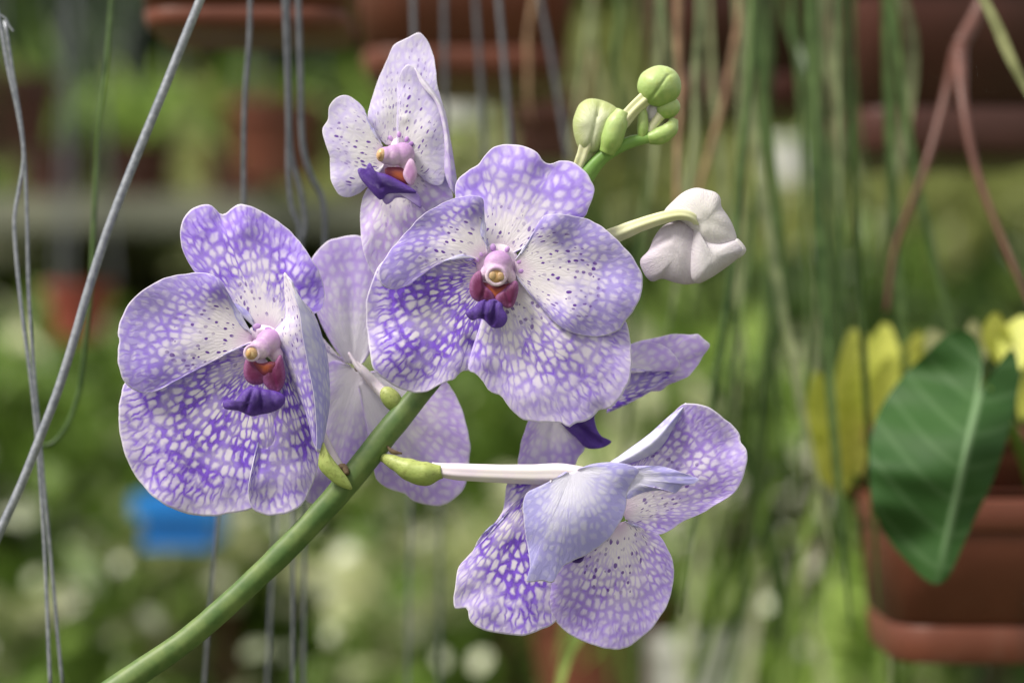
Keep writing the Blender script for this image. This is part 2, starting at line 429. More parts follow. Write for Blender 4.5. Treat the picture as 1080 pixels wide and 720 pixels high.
def pillow(name, parent, outline, z, h, mat, center=None, tilt=(0, 0), bumps=(), nu=16, nv=64, p=0.5, backh=None, crease=()):
    """closed fleshy lobe from its outline"""
    out, L = catmull([(q[0], q[1], 0) for q in outline], nv+1, closed=True)
    out = out[:-1]
    c = Vector((center[0], center[1], 0)) if center else sum(out, Vector())/len(out)
    V = []; F = []; UV = [(0, 0), (0, 0)]
    SEED[0] += 1; sd = SEED[0]
    bh = h if backh is None else backh
    def zz(x, y, u, s):
        q = z+tilt[0]*(x-c.x)*0.01+tilt[1]*(y-c.y)*0.01
        r = max(0, 1-u*u)**p
        q += s*r*(h if s > 0 else bh)
        if s > 0:
            for (bx, by, br, b_) in bumps: q += b_*math.exp(-((x-bx)**2+(y-by)**2)/(br*br))*min(1, r*2)
            for (ax, ay, bx, by, w, d) in crease:
                ex, ey = bx-ax, by-ay; t = max(0, min(1, ((x-ax)*ex+(y-ay)*ey)/(ex*ex+ey*ey)))
                dd = math.hypot(x-ax-t*ex, y-ay-t*ey)
                q -= d*math.exp(-(dd/w)**2)*min(1, r*2)
            q += 0.35*mnoise.noise(Vector((x*0.12, y*0.12, sd)))*r
        return q
    for s in (1, -1):
        V.append(fl((c.x, c.y, zz(c.x, c.y, 0, s))))
    def idx(s, i, j): return 2+((0 if s > 0 else 1)*(nu-1)+(i-1))*nv+j % nv
    for s in (1, -1):
        for i in range(1, nu):
            u = math.sin(i/nu*math.pi/2)
            for j in range(nv):
                q = c.lerp(out[j], u); V.append(fl((q.x, q.y, zz(q.x, q.y, u, s)))); UV.append((u, abs(2*j/nv-1)*8))
    rim = len(V)
    for j in range(nv):
        q = out[j]; V.append(fl((q.x, q.y, zz(q.x, q.y, 1, 1)))); UV.append((1, abs(2*j/nv-1)*8))
    for s in (1, -1):
        k = 0 if s > 0 else 1
        for j in range(nv):
            F.append((k, idx(s, 1, j), idx(s, 1, j+1)) if s < 0 else (k, idx(s, 1, j+1), idx(s, 1, j)))
            for i in range(1, nu):
                a, b = idx(s, i, j), idx(s, i, j+1)
                if i+1 < nu: cc, d = idx(s, i+1, j+1), idx(s, i+1, j)
                else: cc, d = rim+(j+1) % nv, rim+j
                F.append((a, d, cc, b) if s < 0 else (a, b, cc, d))
    o = mesh_obj(name, V, F, M[mat], parent, uv=UV)
    bm = bmesh.new(); bm.from_mesh(o.data); bmesh.ops.recalc_face_normals(bm, faces=bm.faces); bm.to_mesh(o.data); bm.free()
    return o

def ellipsoid(name, parent, c, r, mat, rot=0, seg=28, rings=16, pinch=0.0):
    V = []; F = []
    ca, sa = math.cos(R(rot)), math.sin(R(rot))
    for i in range(rings+1):
        th = math.pi*i/rings
        for j in range(seg):
            a = 2*math.pi*j/seg
            k = 1-pinch*(0.5+0.5*math.cos(th))
            x = math.sin(th)*math.cos(a)*r[0]*k; zz = math.sin(th)*math.sin(a)*r[2]*k; y = -math.cos(th)*r[1]
            V.append(fl((c[0]+x*ca-y*sa, c[1]+x*sa+y*ca, c[2]+zz)))
    for i in range(rings):
        for j in range(seg):
            a = i*seg+j; b = i*seg+(j+1) % seg
            F.append((a, a+seg, b+seg, b))
    o = mesh_obj(name, V, F, M[mat], parent)
    bm = bmesh.new(); bm.from_mesh(o.data); bmesh.ops.remove_doubles(bm, verts=bm.verts, dist=1e-6)
    bmesh.ops.recalc_face_normals(bm, faces=bm.faces); bm.to_mesh(o.data); bm.free()
    for p_ in o.data.polygons: p_.use_smooth = True
    return o

def fuse(name, objs, parent, mat, voxel=0.9, smooth=8):
    """several overlapping lobes become one continuous sculpted body"""
    V = []; F = []
    for o in objs:
        k = len(V); V += [v.co.copy() for v in o.data.vertices]; F += [tuple(i+k for i in p.vertices) for p in o.data.polygons]
        bpy.data.objects.remove(o)
    o = mesh_obj(name, V, F, M[mat], parent)
    m1 = o.modifiers.new('blend', 'REMESH'); m1.mode = 'VOXEL'; m1.voxel_size = voxel*PX; m1.use_smooth_shade = True
    m2 = o.modifiers.new('soften', 'SMOOTH'); m2.iterations = smooth; m2.factor = 0.5
    return o

# ------------------------------------------------------------------ THE ORCHID SPRAY
spray = empty('orchid_spray', fl((150, 715, -20)))
tag(spray, 'spray of purple netted orchid flowers and buds on a slanting green stem', 'orchid')

stem_pts = [(108, 735, -12), (150, 706, -14), (195, 675, -16), (250, 628, -18), (305, 575, -20), (352, 525, -24), (385, 485, -28), (413, 450, -34),
            (440, 418, -42), (475, 375, -52), (530, 310, -60), (580, 245, -58), (608, 203, -54), (622, 180, -50), (640, 162, -47), (665, 150, -44), (686, 146, -42)]
stem_r = [14, 13.2, 12.6, 12.3, 12.4, 13.0, 13.6, 13.2, 12, 10.5, 9.5, 9.5, 9.2, 8.6, 7.4, 6.4, 5.0]
ftube('stem', [(575, 250, -58), (598, 217, -55), (612, 197, -53), (624, 178, -50), (640, 162, -47), (665, 150, -44), (688, 145, -42)], [8.5, 9.2, 9.4, 8.8, 7.5, 6.6, 5.2], M['stem_tip'], spray, n=50, seg=20, ridge=0.02)
stem = ftube('stem', stem_pts[:11], stem_r[:11], M['stem'], spray, n=150, seg=24, ridge=0.022, ridge_k=5)
# knobbly nodes where the flower stalks leave the stem
for v in stem.data.vertices:
    n_ = mnoise.noise(v.co*55); n2 = mnoise.noise(v.co*210)
    v.co += v.normal*(n_*0.35e-3+n2*0.10e-3)
pillow('bract', spray, [(341, 466), (337, 478), (336, 492), (345, 503), (357, 512), (371, 516), (368, 506), (360, 495), (350, 482), (344, 472)], -6, 5, 'bract', p=0.6)
ftube('node_scar', [(352, 497, -10), (362, 492, -14), (366, 500, -10)], [1.5, 4, 3], M['bract_brown'], spray, n=10)
ftube('node_scar', [(408, 470, -22), (414, 476, -20), (424, 478, -20)], [1, 2.6, 1], M['bract_brown'], spray, n=10)

def flower(label):
    e = empty('flower', fl((525, 290, 0)), spray); tag(e, label); return e

# ---- B : open flower in the centre
B = flower('fully open flower at the centre of the spray facing the viewer')
petal('sepal', B, (525, 272), [(514, 262), (511, 250), (505, 240), (492, 232), (483, 220), (480, 206), (482, 190), (494, 180), (505, 172), (512, 163), (521, 155), (532, 152), (545, 153), (558, 156), (567, 162), (573, 170), (581, 173), (592, 169), (603, 171), (614, 178), (622, 188), (627, 198), (625, 209), (621, 219), (616, 229), (600, 240), (578, 250), (556, 260), (541, 268)],
      'dorsal', z=-6, tilt=(2, 12), dome=3, wave=2.2, bumps=[(574, 185, 14, -5), (545, 175, 20, 4), (605, 190, 18, 4), (500, 200, 16, -3)])
petal('sepal', B, (517, 292), [(506, 276), (485, 268), (455, 262), (425, 264), (403, 276), (393, 295), (387, 315), (386, 335), (388, 355), (390, 372), (393, 387), (400, 396), (412, 404), (425, 411), (440, 414), (452, 412), (462, 406), (472, 402), (479, 400), (484, 394), (490, 391), (498, 391), (506, 378), (512, 355), (518, 330), (522, 305)],
      'sepal_dark', z=-9, tilt=(-1, 3), dome=4, wave=2.5, bumps=[(425, 370, 26, 5), (460, 340, 22, -4), (497, 365, 10, -5)])
petal('sepal', B, (527, 296), [(518, 305), (510, 330), (502, 355), (496, 375), (494, 390), (502, 394), (509, 402), (514, 410), (520, 414), (529, 418), (535, 427), (542, 435), (552, 442), (565, 445), (580, 445), (592, 446), (600, 450), (607, 446), (615, 445), (622, 442), (627, 437), (632, 432), (641, 431), (650, 424), (658, 413), (664, 400), (666, 385), (666, 370), (664, 355), (660, 338), (645, 322), (615, 305), (575, 290), (545, 284)],
      'sepal_mid', z=-6, tilt=(0, 2), dome=5, wave=2.2, groove=2, bumps=[(632, 432, 8, -4), (560, 420, 22, 4), (600, 360, 25, 4), (510, 380, 12, 3)])
petal('petal', B, (514, 274), [(514, 263), (510, 253), (506, 242), (506, 231), (509, 220), (510, 211), (505, 207), (494, 206), (480, 209), (464, 216), (449, 224), (436, 236), (424, 250), (412, 263), (402, 279), (399, 291), (402, 300), (412, 305), (425, 303), (438, 296), (450, 288), (463, 279), (479, 273), (498, 275)],
      'petal_net', z=0, tilt=(-5, -2), dome=2, wave=1.5, bumps=[(500, 212, 16, 9), (455, 238, 22, -5), (415, 292, 20, 6), (440, 268, 18, 2)], bend=(0, -12))
petal('petal', B, (540, 281), [(545, 271), (553, 263), (561, 252), (567, 241), (571, 230), (580, 226), (595, 226), (612, 229), (627, 234), (640, 243), (653, 255), (665, 268), (673, 280), (678, 292), (677, 305), (674, 317), (668, 328), (661, 337), (655, 346), (645, 352), (630, 355), (612, 353), (597, 348), (585, 340), (575, 330), (565, 318), (555, 305), (546, 293)],
      'petal', z=0, tilt=(4, -1), dome=2, wave=1.8, bumps=[(585, 235, 20, 9), (640, 280, 26, -3), (600, 335, 22, 8), (655, 310, 18, 3)])

def column_front(F, cx, cy, z, s=1.0, dirx=0.0, rot=0, mats=('column', 'cap', 'cap_rim')):
    pass

# column and lip of B
def ring(name, F, c, r, rr, mat, sq=1.0):
    P = [(c[0]+r*math.cos(a), c[1]+r*sq*math.sin(a), c[2]-0.12*r*math.sin(a)) for a in [i/16*2*math.pi for i in range(17)]]
    return ftube(name, P, [rr], M[mat], F, n=48, seg=12, cap=False)
fuse('column', [ellipsoid('c', None, (525.5, 279, 2), (15.5, 15, 12), 'column'), ellipsoid('c', None, (524.5, 285, 7), (14, 13, 8), 'column'),
      ring('c', None, (523.5, 291, 14.5), 9.6, 2.6, 'column', 0.92), ellipsoid('c', None, (512, 288, 3), (6, 9, 5), 'column', rot=15), ellipsoid('c', None, (538, 291, 3), (6, 9, 5), 'column', rot=-15)], B, 'column')
ellipsoid('flower_base', B, (525, 278, -7), (23, 21, 6), 'base_pale')
ellipsoid('anther_cap', B, (523.5, 291, 13.5), (8.6, 8, 3.4), 'cap_dark')
ellipsoid('anther_cap', B, (519.4, 290.5, 15.8), (3.9, 4.8, 2.4), 'cap', rot=8)
ellipsoid('anther_cap', B, (528.0, 291.5, 15.8), (3.9, 4.8, 2.4), 'cap', rot=-8)
pillow('lip_throat', B, [(505, 297), (523, 301), (541, 299), (543, 312), (534, 322), (519, 322), (505, 314)], 6, 4, 'throat')
pillow('lip_lobe', B, [(507, 286), (501, 288), (496, 296), (495, 306), (498, 314), (504, 318), (511, 317), (517, 320), (522, 319), (521, 311), (516, 305), (510, 299)], 10, 5, 'lobe', crease=[(512, 302, 508, 315, 2, 1.5)])
pillow('lip_lobe', B, [(543, 296), (537, 300), (530, 306), (523, 312), (523, 319), (529, 322), (535, 325), (541, 323), (545, 314), (547, 304), (546, 298)], 10, 5, 'lobe', crease=[(533, 306, 537, 320, 2, 1.5)])
0 and ftube('lip_ridge', [(521.5, 303, 12), (521.5, 310, 16), (521, 320, 16)], [1.2, 1.5, 1.2], M['column'], B, n=12)
pillow('lip', B, [(510, 316), (504, 319), (498, 325), (491, 329), (493, 334), (498, 338), (504, 336), (510, 337), (516, 343), (521, 346), (529, 345), (534, 340), (535, 333), (531, 326), (529, 319), (520, 315)], 12, 4, 'lip', bumps=[(516, 328, 7, 3.5), (500, 331, 6, 1), (526, 338, 6, 1)], crease=[(513, 318, 509, 337, 2.2, 3), (523, 319, 519, 342, 2, 2.5), (500, 322, 499, 337, 2, 1.5)])
for (x, y, r, a) in ((520, 261, 4, 0), (535, 263, 3.4, 20), (507, 268, 3.6, -30), (502, 273, 4.0, -50), (548, 276, 3.8, 60), (550, 286, 4.2, 80)):
    ellipsoid('base_mark', B, (x, y, -0.5), (r*0.8, r, 1.6), 'dark_spot', rot=a)

# ---- A : left flower
A = flower('large open flower at the left end of the spray with dark netted sepals')
za = -12
petal('sepal', A, (279, 352), [(267, 348), (264, 336), (258, 323), (248, 316), (230, 308), (212, 294), (200, 279), (192, 262), (190, 245), (192, 233), (199, 223), (209, 217), (220, 215), (227, 220), (233, 226), (239, 225), (245, 219), (253, 215), (262, 217), (275, 222), (292, 232), (310, 248), (325, 267), (337, 288), (342, 306), (341, 322), (333, 330), (316, 336), (298, 346)],
      'dorsal_deep', z=za-6, tilt=(0, 12), dome=4, wave=2, bumps=[(235, 232, 12, -6), (255, 240, 16, 5), (215, 240, 18, 3), (320, 290, 18, 4)])
petal('sepal', A, (277, 376), [(268, 366), (240, 368), (200, 380), (160, 393), (133, 402), (127, 420), (125, 440), (127, 460), (132, 480), (142, 500), (156, 518), (175, 533), (195, 541), (215, 544), (232, 543), (250, 540), (266, 536), (280, 525), (293, 500), (300, 465), (300, 430), (294, 400), (287, 385)],
      'sepal_dark', z=za-10, tilt=(1, 1), dome=4, wave=2.2, bumps=[(180, 450, 30, 4), (150, 500, 22, -3), (240, 500, 25, 3)])
petal('sepal', A, (290, 378), [(286, 392), (282.7, 412), (277, 440), (272, 465), (267, 490), (263.5, 508), (262, 520), (265, 534), (275, 541), (290, 543), (305, 540), (318, 532), (328, 515), (334, 497), (337, 480), (341, 455), (346, 425), (347, 400), (346, 380), (341, 360), (325, 352), (305, 362)],
      'sepal_dark', z=za-4, tilt=(-16, 4), dome=-4, wave=2, bumps=[(272, 505, 16, 6), (318, 440, 22, 9), (315, 500, 16, 5), (296, 410, 12, -5), (282, 410, 12, -8), (280, 432, 14, -8), (276, 460, 14, -7)])
petal('petal', A, (268, 356), [(264, 350), (253, 342), (244, 330), (240, 317), (238, 304), (231, 294), (219, 288), (202, 288), (181, 291), (163, 298), (148, 308), (135, 321), (127, 338), (124, 351), (126, 358), (124, 368), (125, 385), (130, 400), (138, 409), (150, 414), (162, 413), (178, 405), (195, 397), (215, 387), (235, 374), (252, 366), (264, 363)],
      'petal_net', z=za+2, tilt=(-4, -2), dome=2, wave=1.6, bumps=[(228, 300, 18, 9), (170, 330, 24, -3), (160, 395, 22, 6), (205, 360, 20, 2)])
loft('petal', A, [[(299, 289, za+18), (300.5, 287, za+24), (303, 289, za+22)],
                  [(300, 312, za+8), (307, 300, za+30), (315, 312, za+18)],
                  [(300, 335, za+2), (315, 328, za+32), (331, 330, za+8)],
                  [(287, 352, za+3), (318, 352, za+31), (341, 358, za+2)],
                  [(297, 372, za+1), (325, 385, za+26), (346.5, 385, za+0)],
                  [(308, 400, za+1), (330, 415, za+22), (347, 414, za-2)],
                  [(322, 435, za+6), (333, 450, za+12), (343, 450, za-2)],
                  [(330, 468, za+4), (334, 475, za+7), (338, 472, za-1)]], 'petal_net', ulo=0.25, uhi=0.8)
loft('petal_reverse', A, [[(302, 290, za+26), (308, 298, za+31), (314, 312, za+26)],
                  [(315, 325, za+35), (325, 330, za+28), (333, 338, za+14)],
                  [(319, 352, za+35), (333, 358, za+26), (343, 366, za+10)],
                  [(325, 385, za+31), (338, 392, za+22), (347.5, 398, za+6)],
                  [(331, 415, za+27), (341, 420, za+18), (348, 424, za+4)],
                  [(334, 450, za+17), (340, 452, za+12), (344, 452, za+2)],
                  [(334, 476, za+10), (337, 477, za+8), (339, 476, za+2)]], 'back', ulo=0.3, uhi=0.8)
ellipsoid('flower_base', A, (281, 357, za-9), (21, 15, 6), 'base_pale', rot=20)
fuse('column', [ellipsoid('c', None, (283, 361, za+6), (13.5, 15, 11), 'column', rot=35), ellipsoid('c', None, (274, 368, za+14), (11.5, 11, 8), 'column', rot=30),
      ring('c', None, (266, 372, za+20.5), 7.4, 2.3, 'column', 1.0), ellipsoid('c', None, (292, 374, za+5), (7, 10, 6), 'column', rot=-10), ellipsoid('c', None, (264, 379, za+10), (5, 7, 5), 'column')], A, 'column')
ellipsoid('anther_cap', A, (265, 372.5, za+21.5), (6.6, 6.8, 3.4), 'cap', rot=10)
ellipsoid('anther_cap', A, (262.5, 373, za+24), (2.4, 3.6, 1.6), 'cap_dark', rot=10)
pillow('lip_lobe', A, [(261, 376), (257, 387), (258, 398), (265, 405), (276, 405), (281, 397), (276, 388), (269, 380)], za+12, 5, 'lobe')
pillow('lip_lobe', A, [(296, 374), (300, 386), (301, 399), (297, 410), (290, 414), (281, 408), (276, 398), (280, 388), (289, 382)], za+13, 5, 'lobe', crease=[(286, 392, 292, 410, 2, 1.5)])
pillow('lip_throat', A, [(267, 382), (276, 383), (286, 381), (292, 384), (288, 392), (279, 396), (271, 390)], za+15, 3, 'throat')
pillow('lip', A, [(235, 424), (236, 430), (241, 432), (251, 433), (258, 436), (266, 439), (275, 437), (286, 435), (296, 430), (301, 422), (299, 416), (290, 412), (278, 410), (267, 407), (258, 410), (252, 417), (246, 424), (240, 421)], za+18, 6, 'lip', bumps=[(268, 418, 12, 4), (243, 427, 6, 1.5), (290, 424, 8, 2)], crease=[(268, 408, 258, 434, 2, 3), (276, 410, 276, 436, 2, 2.5), (286, 413, 290, 432, 1.8, 2), (250, 420, 250, 433, 1.6, 1.5)], center=(270, 424))
for (x, y, r, a) in ((271, 344, 4, -10), (283, 347, 3.4, 10), (257, 353, 4, -60), (293, 358, 3.4, 40), (298, 367, 3.4, 60)):
    ellipsoid('base_mark', A, (x, y, za-1), (r*1.1, r*0.7, 1.0), 'dark_spot', rot=a)
ftube('pedicel', [(368, 508, -26), (350, 480, -30), (325, 430, -34), (295, 380, za-16), (282, 365, za-6)], [6, 5, 5, 5, 8], M['pedicel'], A, n=30, ridge=0.08)

# ---- C : upper flower, turned to the left
Cf = flower('upper flower turned to the left with a protruding violet lip and white spotted petals')
zc = -48
petal('sepal', Cf, (418, 158), [(403, 150), (392, 138), (388, 122), (392, 105), (398, 86), (407, 66), (413, 52), (419, 45), (430, 40), (441, 34), (449, 40), (455, 52), (459, 68), (461, 86), (464, 100), (468, 118), (460, 135), (440, 150)],
      'petal_white', 'back', z=zc-10, tilt=(8, 14), dome=3, wave=1, bumps=[(440, 50, 18, -5), (400, 120, 14, 3)])
petal('petal', Cf, (425, 165), [(419, 152), (418, 130), (419, 108), (419, 90), (423, 76), (430, 68), (437, 72), (443, 82), (451, 92), (459, 101), (465, 115), (468, 132), (470, 150), (470, 168), (469, 188), (462, 196), (448, 190), (435, 178)],
      'petal_white', z=zc-2, tilt=(6, 2), dome=3, wave=1, bumps=[(455, 140, 18, 5), (425, 90, 12, -3), (427, 125, 6, 2)])
loft('petal_margin', Cf, [[(437, 72, zc+2), (439, 73, zc+3), (441, 77, zc-1)],
                   [(444, 90, zc+4), (449, 88, zc+6), (456, 94, zc-2)],
                   [(459, 108, zc+6), (465, 112, zc+8), (469, 116, zc-3)],
                   [(467, 135, zc+6), (472, 140, zc+7), (475, 146, zc-3)],
                   [(469, 160, zc+5), (475, 166, zc+6), (479, 170, zc-3)],
                   [(469, 182, zc+5), (477, 188, zc+5), (482, 192, zc-3)],
                   [(475, 200, zc+3), (479, 204, zc+3), (482, 206, zc-3)]], 'back_pale', ulo=0.3, uhi=0.8, nv=20)
petal('petal', Cf, (406, 164), [(402, 150), (395, 140), (389, 130), (386, 120), (381, 111), (374, 105), (367, 101), (359, 101), (352, 106), (347, 113), (346, 126), (340, 137), (342, 149), (347, 163), (348, 180), (350, 192), (357, 205), (367, 208), (377, 205), (386, 198), (396, 188), (404, 178)],
      'petal_white', z=zc+0, tilt=(3, 3), dome=3, wave=1.5, bumps=[(352, 190, 14, 4), (360, 115, 14, -3)])
petal('sepal', Cf, (420, 185), [(402, 186), (388, 198), (381, 214), (380, 238), (382, 258), (387, 276), (395, 290), (408, 296), (425, 288), (445, 265), (460, 240), (466, 220), (462, 202), (440, 190)],
      'sepal_pink', z=zc-8, tilt=(0, 4), dome=5, wave=1.5, bumps=[(400, 240, 20, 3)])
petal('sepal', Cf, (432, 178), [(438, 166), (452, 158), (466, 162), (470, 178), (473, 194), (478, 208), (470, 222), (455, 230), (440, 226), (432, 212), (430, 195)],
      'sepal_pink', z=zc-5, tilt=(-3, 2), dome=3, wave=1)
fuse('column', [ellipsoid('c', None, (425, 163, zc+8), (12.5, 13, 11), 'column'), ellipsoid('c', None, (415, 164, zc+12), (11, 11.5, 9.5), 'column'), ellipsoid('c', None, (407, 164, zc+14), (8.8, 9.4, 8), 'column'),
      ellipsoid('c', None, (430, 176, zc+8), (8, 10, 7), 'column')], Cf, 'column')
ellipsoid('flower_base', Cf, (424, 162, zc-8), (14, 18, 5), 'base_pale')
ellipsoid('flower_base', Cf, (410, 180, zc-9), (18, 12, 4), 'base_pale')
ellipsoid('anther_cap', Cf, (402.5, 163.5, zc+17), (5.6, 7.2, 5.5), 'cap', rot=10)
ellipsoid('anther_cap', Cf, (400.5, 164, zc+21.5), (2.2, 3.6, 1.8), 'cap_dark', rot=10)
pillow('lip_throat', Cf, [(406, 178), (418, 176), (432, 181), (434, 194), (424, 194), (410, 187)], zc+12, 4, 'throat')
pillow('lip_lobe', Cf, [(431, 168), (427, 176), (425, 184), (428, 191), (433, 196), (437, 193), (440, 183), (438, 173), (435, 168)], zc+16, 4, 'lobe_pink')
pillow('lip_underside', Cf, [(392, 186), (398, 200), (406, 215), (413, 213), (417, 209), (426, 209), (435, 213), (444, 220), (443, 208), (436, 200), (420, 192), (405, 188)], zc+15, 4, 'lip_under', center=(415, 200))
pillow('lip', Cf, [(377, 179), (381, 177), (386, 178), (388, 173), (391, 172), (394, 179), (400, 182), (408, 184), (420, 190), (432, 197), (440, 203), (430, 204), (418, 204), (408, 205), (402, 211), (396, 207), (388, 198), (380, 188)], zc+18, 5, 'lip', bumps=[(400, 192, 12, 3)], crease=[(386, 180, 402, 198, 3, 2.5)], center=(402, 193))
for (x, y, r, a) in ((421, 142, 3.2, 0), (429, 147, 3.2, 20), (433, 152, 3.4, 60), (412, 146, 3.2, -30)):
    ellipsoid('base_mark', Cf, (x, y, zc+2), (r*0.7, r, 1.0), 'dark_spot', rot=a)
ftube('pedicel', [(545, 295, -60), (510, 260, -66), (470, 210, -68), (435, 178, zc-8)], [5, 4.5, 4.5, 8], M['pedicel'], Cf, n=30, ridge=0.08)

# ---- D : flower seen from behind, between A and B
D = flower('pale flower seen from behind between the left and the central flower')
zd = -105
petal('sepal', D, (372, 388), [(362, 380), (352, 366), (344, 352), (336, 335), (329, 315), (326, 295), (327, 279), (334, 265), (346, 254), (362, 249), (379, 249), (395, 258), (408, 280), (411, 310), (405, 340), (395, 365), (384, 382)],
      'back_pale', 'dorsal', z=zd-2, tilt=(0, -6), dome=5, wave=1.5, groove=1.5)
petal('sepal', D, (376, 392), [(366, 384), (352, 380), (340, 390), (330, 415), (322, 450), (318, 490), (320, 520), (328, 532), (340, 527), (350, 515), (362, 505), (380, 495), (402, 470), (416, 440), (412, 415), (396, 398)],
      'back_pale', 'dorsal', z=zd, tilt=(-3, 3), dome=4, wave=2.5, bumps=[(335, 500, 18, 6)])
petal('sepal', D, (380, 398), [(388, 392), (420, 388), (450, 395), (470, 402), (479, 414), (487, 430), (492, 448), (496, 472), (494, 498), (489, 516), (478, 527), (465, 533), (450, 532), (436, 528), (426, 520), (413, 516), (402, 510), (396, 503), (392, 480), (384, 440), (378, 410)],
      'back_pale', 'dorsal', z=zd+4, tilt=(4, 2), dome=4, wave=2.5, groove=3, bumps=[(440, 515, 16, 4)])
petal('petal', D, (366, 384), [(362, 378), (350, 372), (338, 365), (325, 350), (316, 330), (306, 322), (298, 335), (300, 370), (315, 400), (340, 405), (360, 395)],
      'back_pale', 'petal', z=zd-8, dome=3)
ftube('pedicel', [(376, 384, zd+6), (384, 392, zd+20), (394, 403, -70), (408, 418, -48), (420, 428, -40)], [3.5, 5, 6, 6, 5], M['pedicel'], D, n=40, ridge=0.14, ridge_k=5)
ftube('pedicel', [(368, 372, zd+6), (378, 388, zd+16), (392, 402, -72)], [1.5, 3, 2.5], M['pedicel'], D, n=24)
ellipsoid('pedicel_scar', D, (377, 388, zd+8), (3.5, 4, 3), 'bract_brown')
ellipsoid('bract', D, (413, 421, -38), (10, 15.5, 9), 'bract', rot=-38)

# ---- F : flower behind B, seen from the side
Ff = flower('half hidden flower facing right behind the central flower')
zf = -85
petal('petal', Ff, (645, 405), [(640, 385), (655, 368), (672, 360), (692, 356), (712, 352), (727, 353), (736, 352), (742, 357), (748.5, 364), (742, 375), (735, 386), (727, 396), (715, 402), (705, 406), (696, 412), (683, 413), (665, 422), (650, 425)],
      'back_pale', 'petal', z=zf-12, tilt=(6, 4), dome=5, wave=1)
petal('sepal', Ff, (640, 425), [(640, 400), (655, 388), (680, 386), (700, 389), (714, 389), (708, 397), (696, 406), (684, 414), (672, 421), (655, 429), (640, 436)],
      'sepal_dark', z=zf+2, tilt=(4, 5), dome=3, wave=1)
petal('petal', Ff, (648, 395), [(650, 378), (662, 365), (672, 361), (686, 361), (699, 364), (709, 371), (715, 380), (716, 387), (711, 391), (698, 391), (680, 388), (662, 390), (650, 398)],
      'back_pale', 'petal', z=zf+8, tilt=(2, 0), dome=4, wave=0.6)
petal('sepal', Ff, (590, 425), [(570, 425), (558, 442), (552, 458), (548, 475), (547, 495), (562, 505), (585, 505), (603, 496), (610, 483), (617, 472), (610, 461), (600, 450), (598, 435)],
      'back_pale', 'petal', z=zf-2, tilt=(0, -3), dome=5, wave=1, groove=2)
pillow('lip', Ff, [(585, 436), (605, 434), (626, 432), (627, 442), (630, 453), (636, 461), (645, 465), (640, 470), (630, 473), (618, 472), (608, 462), (597, 452)], zf+6, 5, 'lip', crease=[(600, 440, 632, 468, 4, 3)], center=(612, 450))
ftube('pedicel', [(560, 275, -58), (600, 320, -82), (625, 370, -95), (640, 405, zf-10)], [5, 4.5, 4.5, 7], M['pedicel'], Ff, n=30, ridge=0.08)

# ---- E : lower right flower, seen from the side and behind
E = flower('lower right flower seen from the side with a bluish folded petal over netted sepals')
ze = 2
petal('sepal', E, (575, 512), [(556, 498), (543, 501), (535, 509), (533, 522), (530, 538), (521, 552), (506, 567), (497, 583), (484, 597), (480, 618), (479, 640), (487, 641), (493, 642), (496, 655), (510, 664), (530, 668), (550, 670), (568, 665), (584, 657), (596, 640), (600, 610), (600, 570), (592, 540), (584, 518)],
      'sepal_dark', z=ze-12, tilt=(1, 3), dome=4, wave=2.2, bumps=[(490, 630, 12, -5), (515, 640, 14, 4), (535, 560, 16, 4)])
petal('sepal', E, (652, 549), [(662, 550), (675, 556), (692, 561), (702, 574), (709, 589), (711, 605), (708, 625), (700, 645), (688, 661), (673, 675), (657, 684), (640, 684), (620, 678), (600, 668), (586, 655), (578, 640), (575, 625), (574, 610), (580, 596), (595, 585), (612, 578), (630, 568), (643, 555)],
      'sepal_round', z=ze-6, tilt=(1, -4), dome=4, wave=1.2, bumps=[(600, 620, 24, 4), (680, 640, 20, -3)])
petal('petal', E, (655, 542), [(640, 515), (640, 492), (652, 482), (668, 471), (685, 459), (700, 446), (712, 433), (720, 426), (728, 425), (740, 427), (752, 432), (765, 442), (776, 452), (781, 460), (781, 466), (787, 474), (788, 484), (786, 496), (782, 508), (774, 520), (758, 530), (740, 541), (722, 549), (705, 560), (692, 563), (677, 558), (664, 551)],
      'sepal_round', z=ze-10, tilt=(3, -3), dome=-4, wave=1.8, bumps=[(740, 500, 26, 4), (770, 470, 14, -4)])
loft('petal_fold', E, [[(640, 490, ze-6), (643, 492, ze-2), (648, 492, ze-5)],
                       [(662, 474, ze-6), (668, 480, ze+3), (678, 484, ze-5)],
                       [(685, 457, ze-7), (690, 465, ze+5), (698, 471, ze-6)],
                       [(705, 439, ze-8), (707, 446, ze+3), (711, 450, ze-6)],
                       [(723, 424.5, ze-9), (724, 425, ze-7), (725, 426, ze-9)]], 'back', ulo=0.2, uhi=0.7, nv=26)
# the big bluish petal arching over
petal('petal', E, (606, 500), [(596, 497), (582, 506), (566, 514), (556, 519), (552, 530), (552, 545), (554, 562), (557, 580), (559, 597), (556, 608), (555, 613), (562, 614), (571, 612), (583, 614), (588, 605), (594, 597), (604, 591), (616, 586), (630, 578), (642, 568), (651, 556), (657, 545), (661, 533), (661, 522), (665, 512), (671, 502), (675, 496), (664, 490), (645, 487), (625, 489), (612, 493)],
      'back', 'petal', z=ze+12, tilt=(0, -1), dome=4, wave=0.6, groove=0.3, bumps=[(600, 545, 42, 12), (556, 575, 14, -4), (655, 500, 18, 4)])
petal('petal_tip', E, (664, 500), [(667, 491), (680, 491), (695, 491), (708, 494), (722, 499), (737, 505), (733, 509), (727, 511), (720, 512), (713, 520), (707, 518), (697, 517), (685, 518), (673, 521), (662, 526), (655, 520)],
      'back', 'petal', z=ze+10, tilt=(-12, 5), dome=4, wave=1.5)
pillow('lip', E, [(603, 590), (608, 585), (616, 583), (616, 588), (612, 593), (605, 593)], ze+2, 3, 'lip')
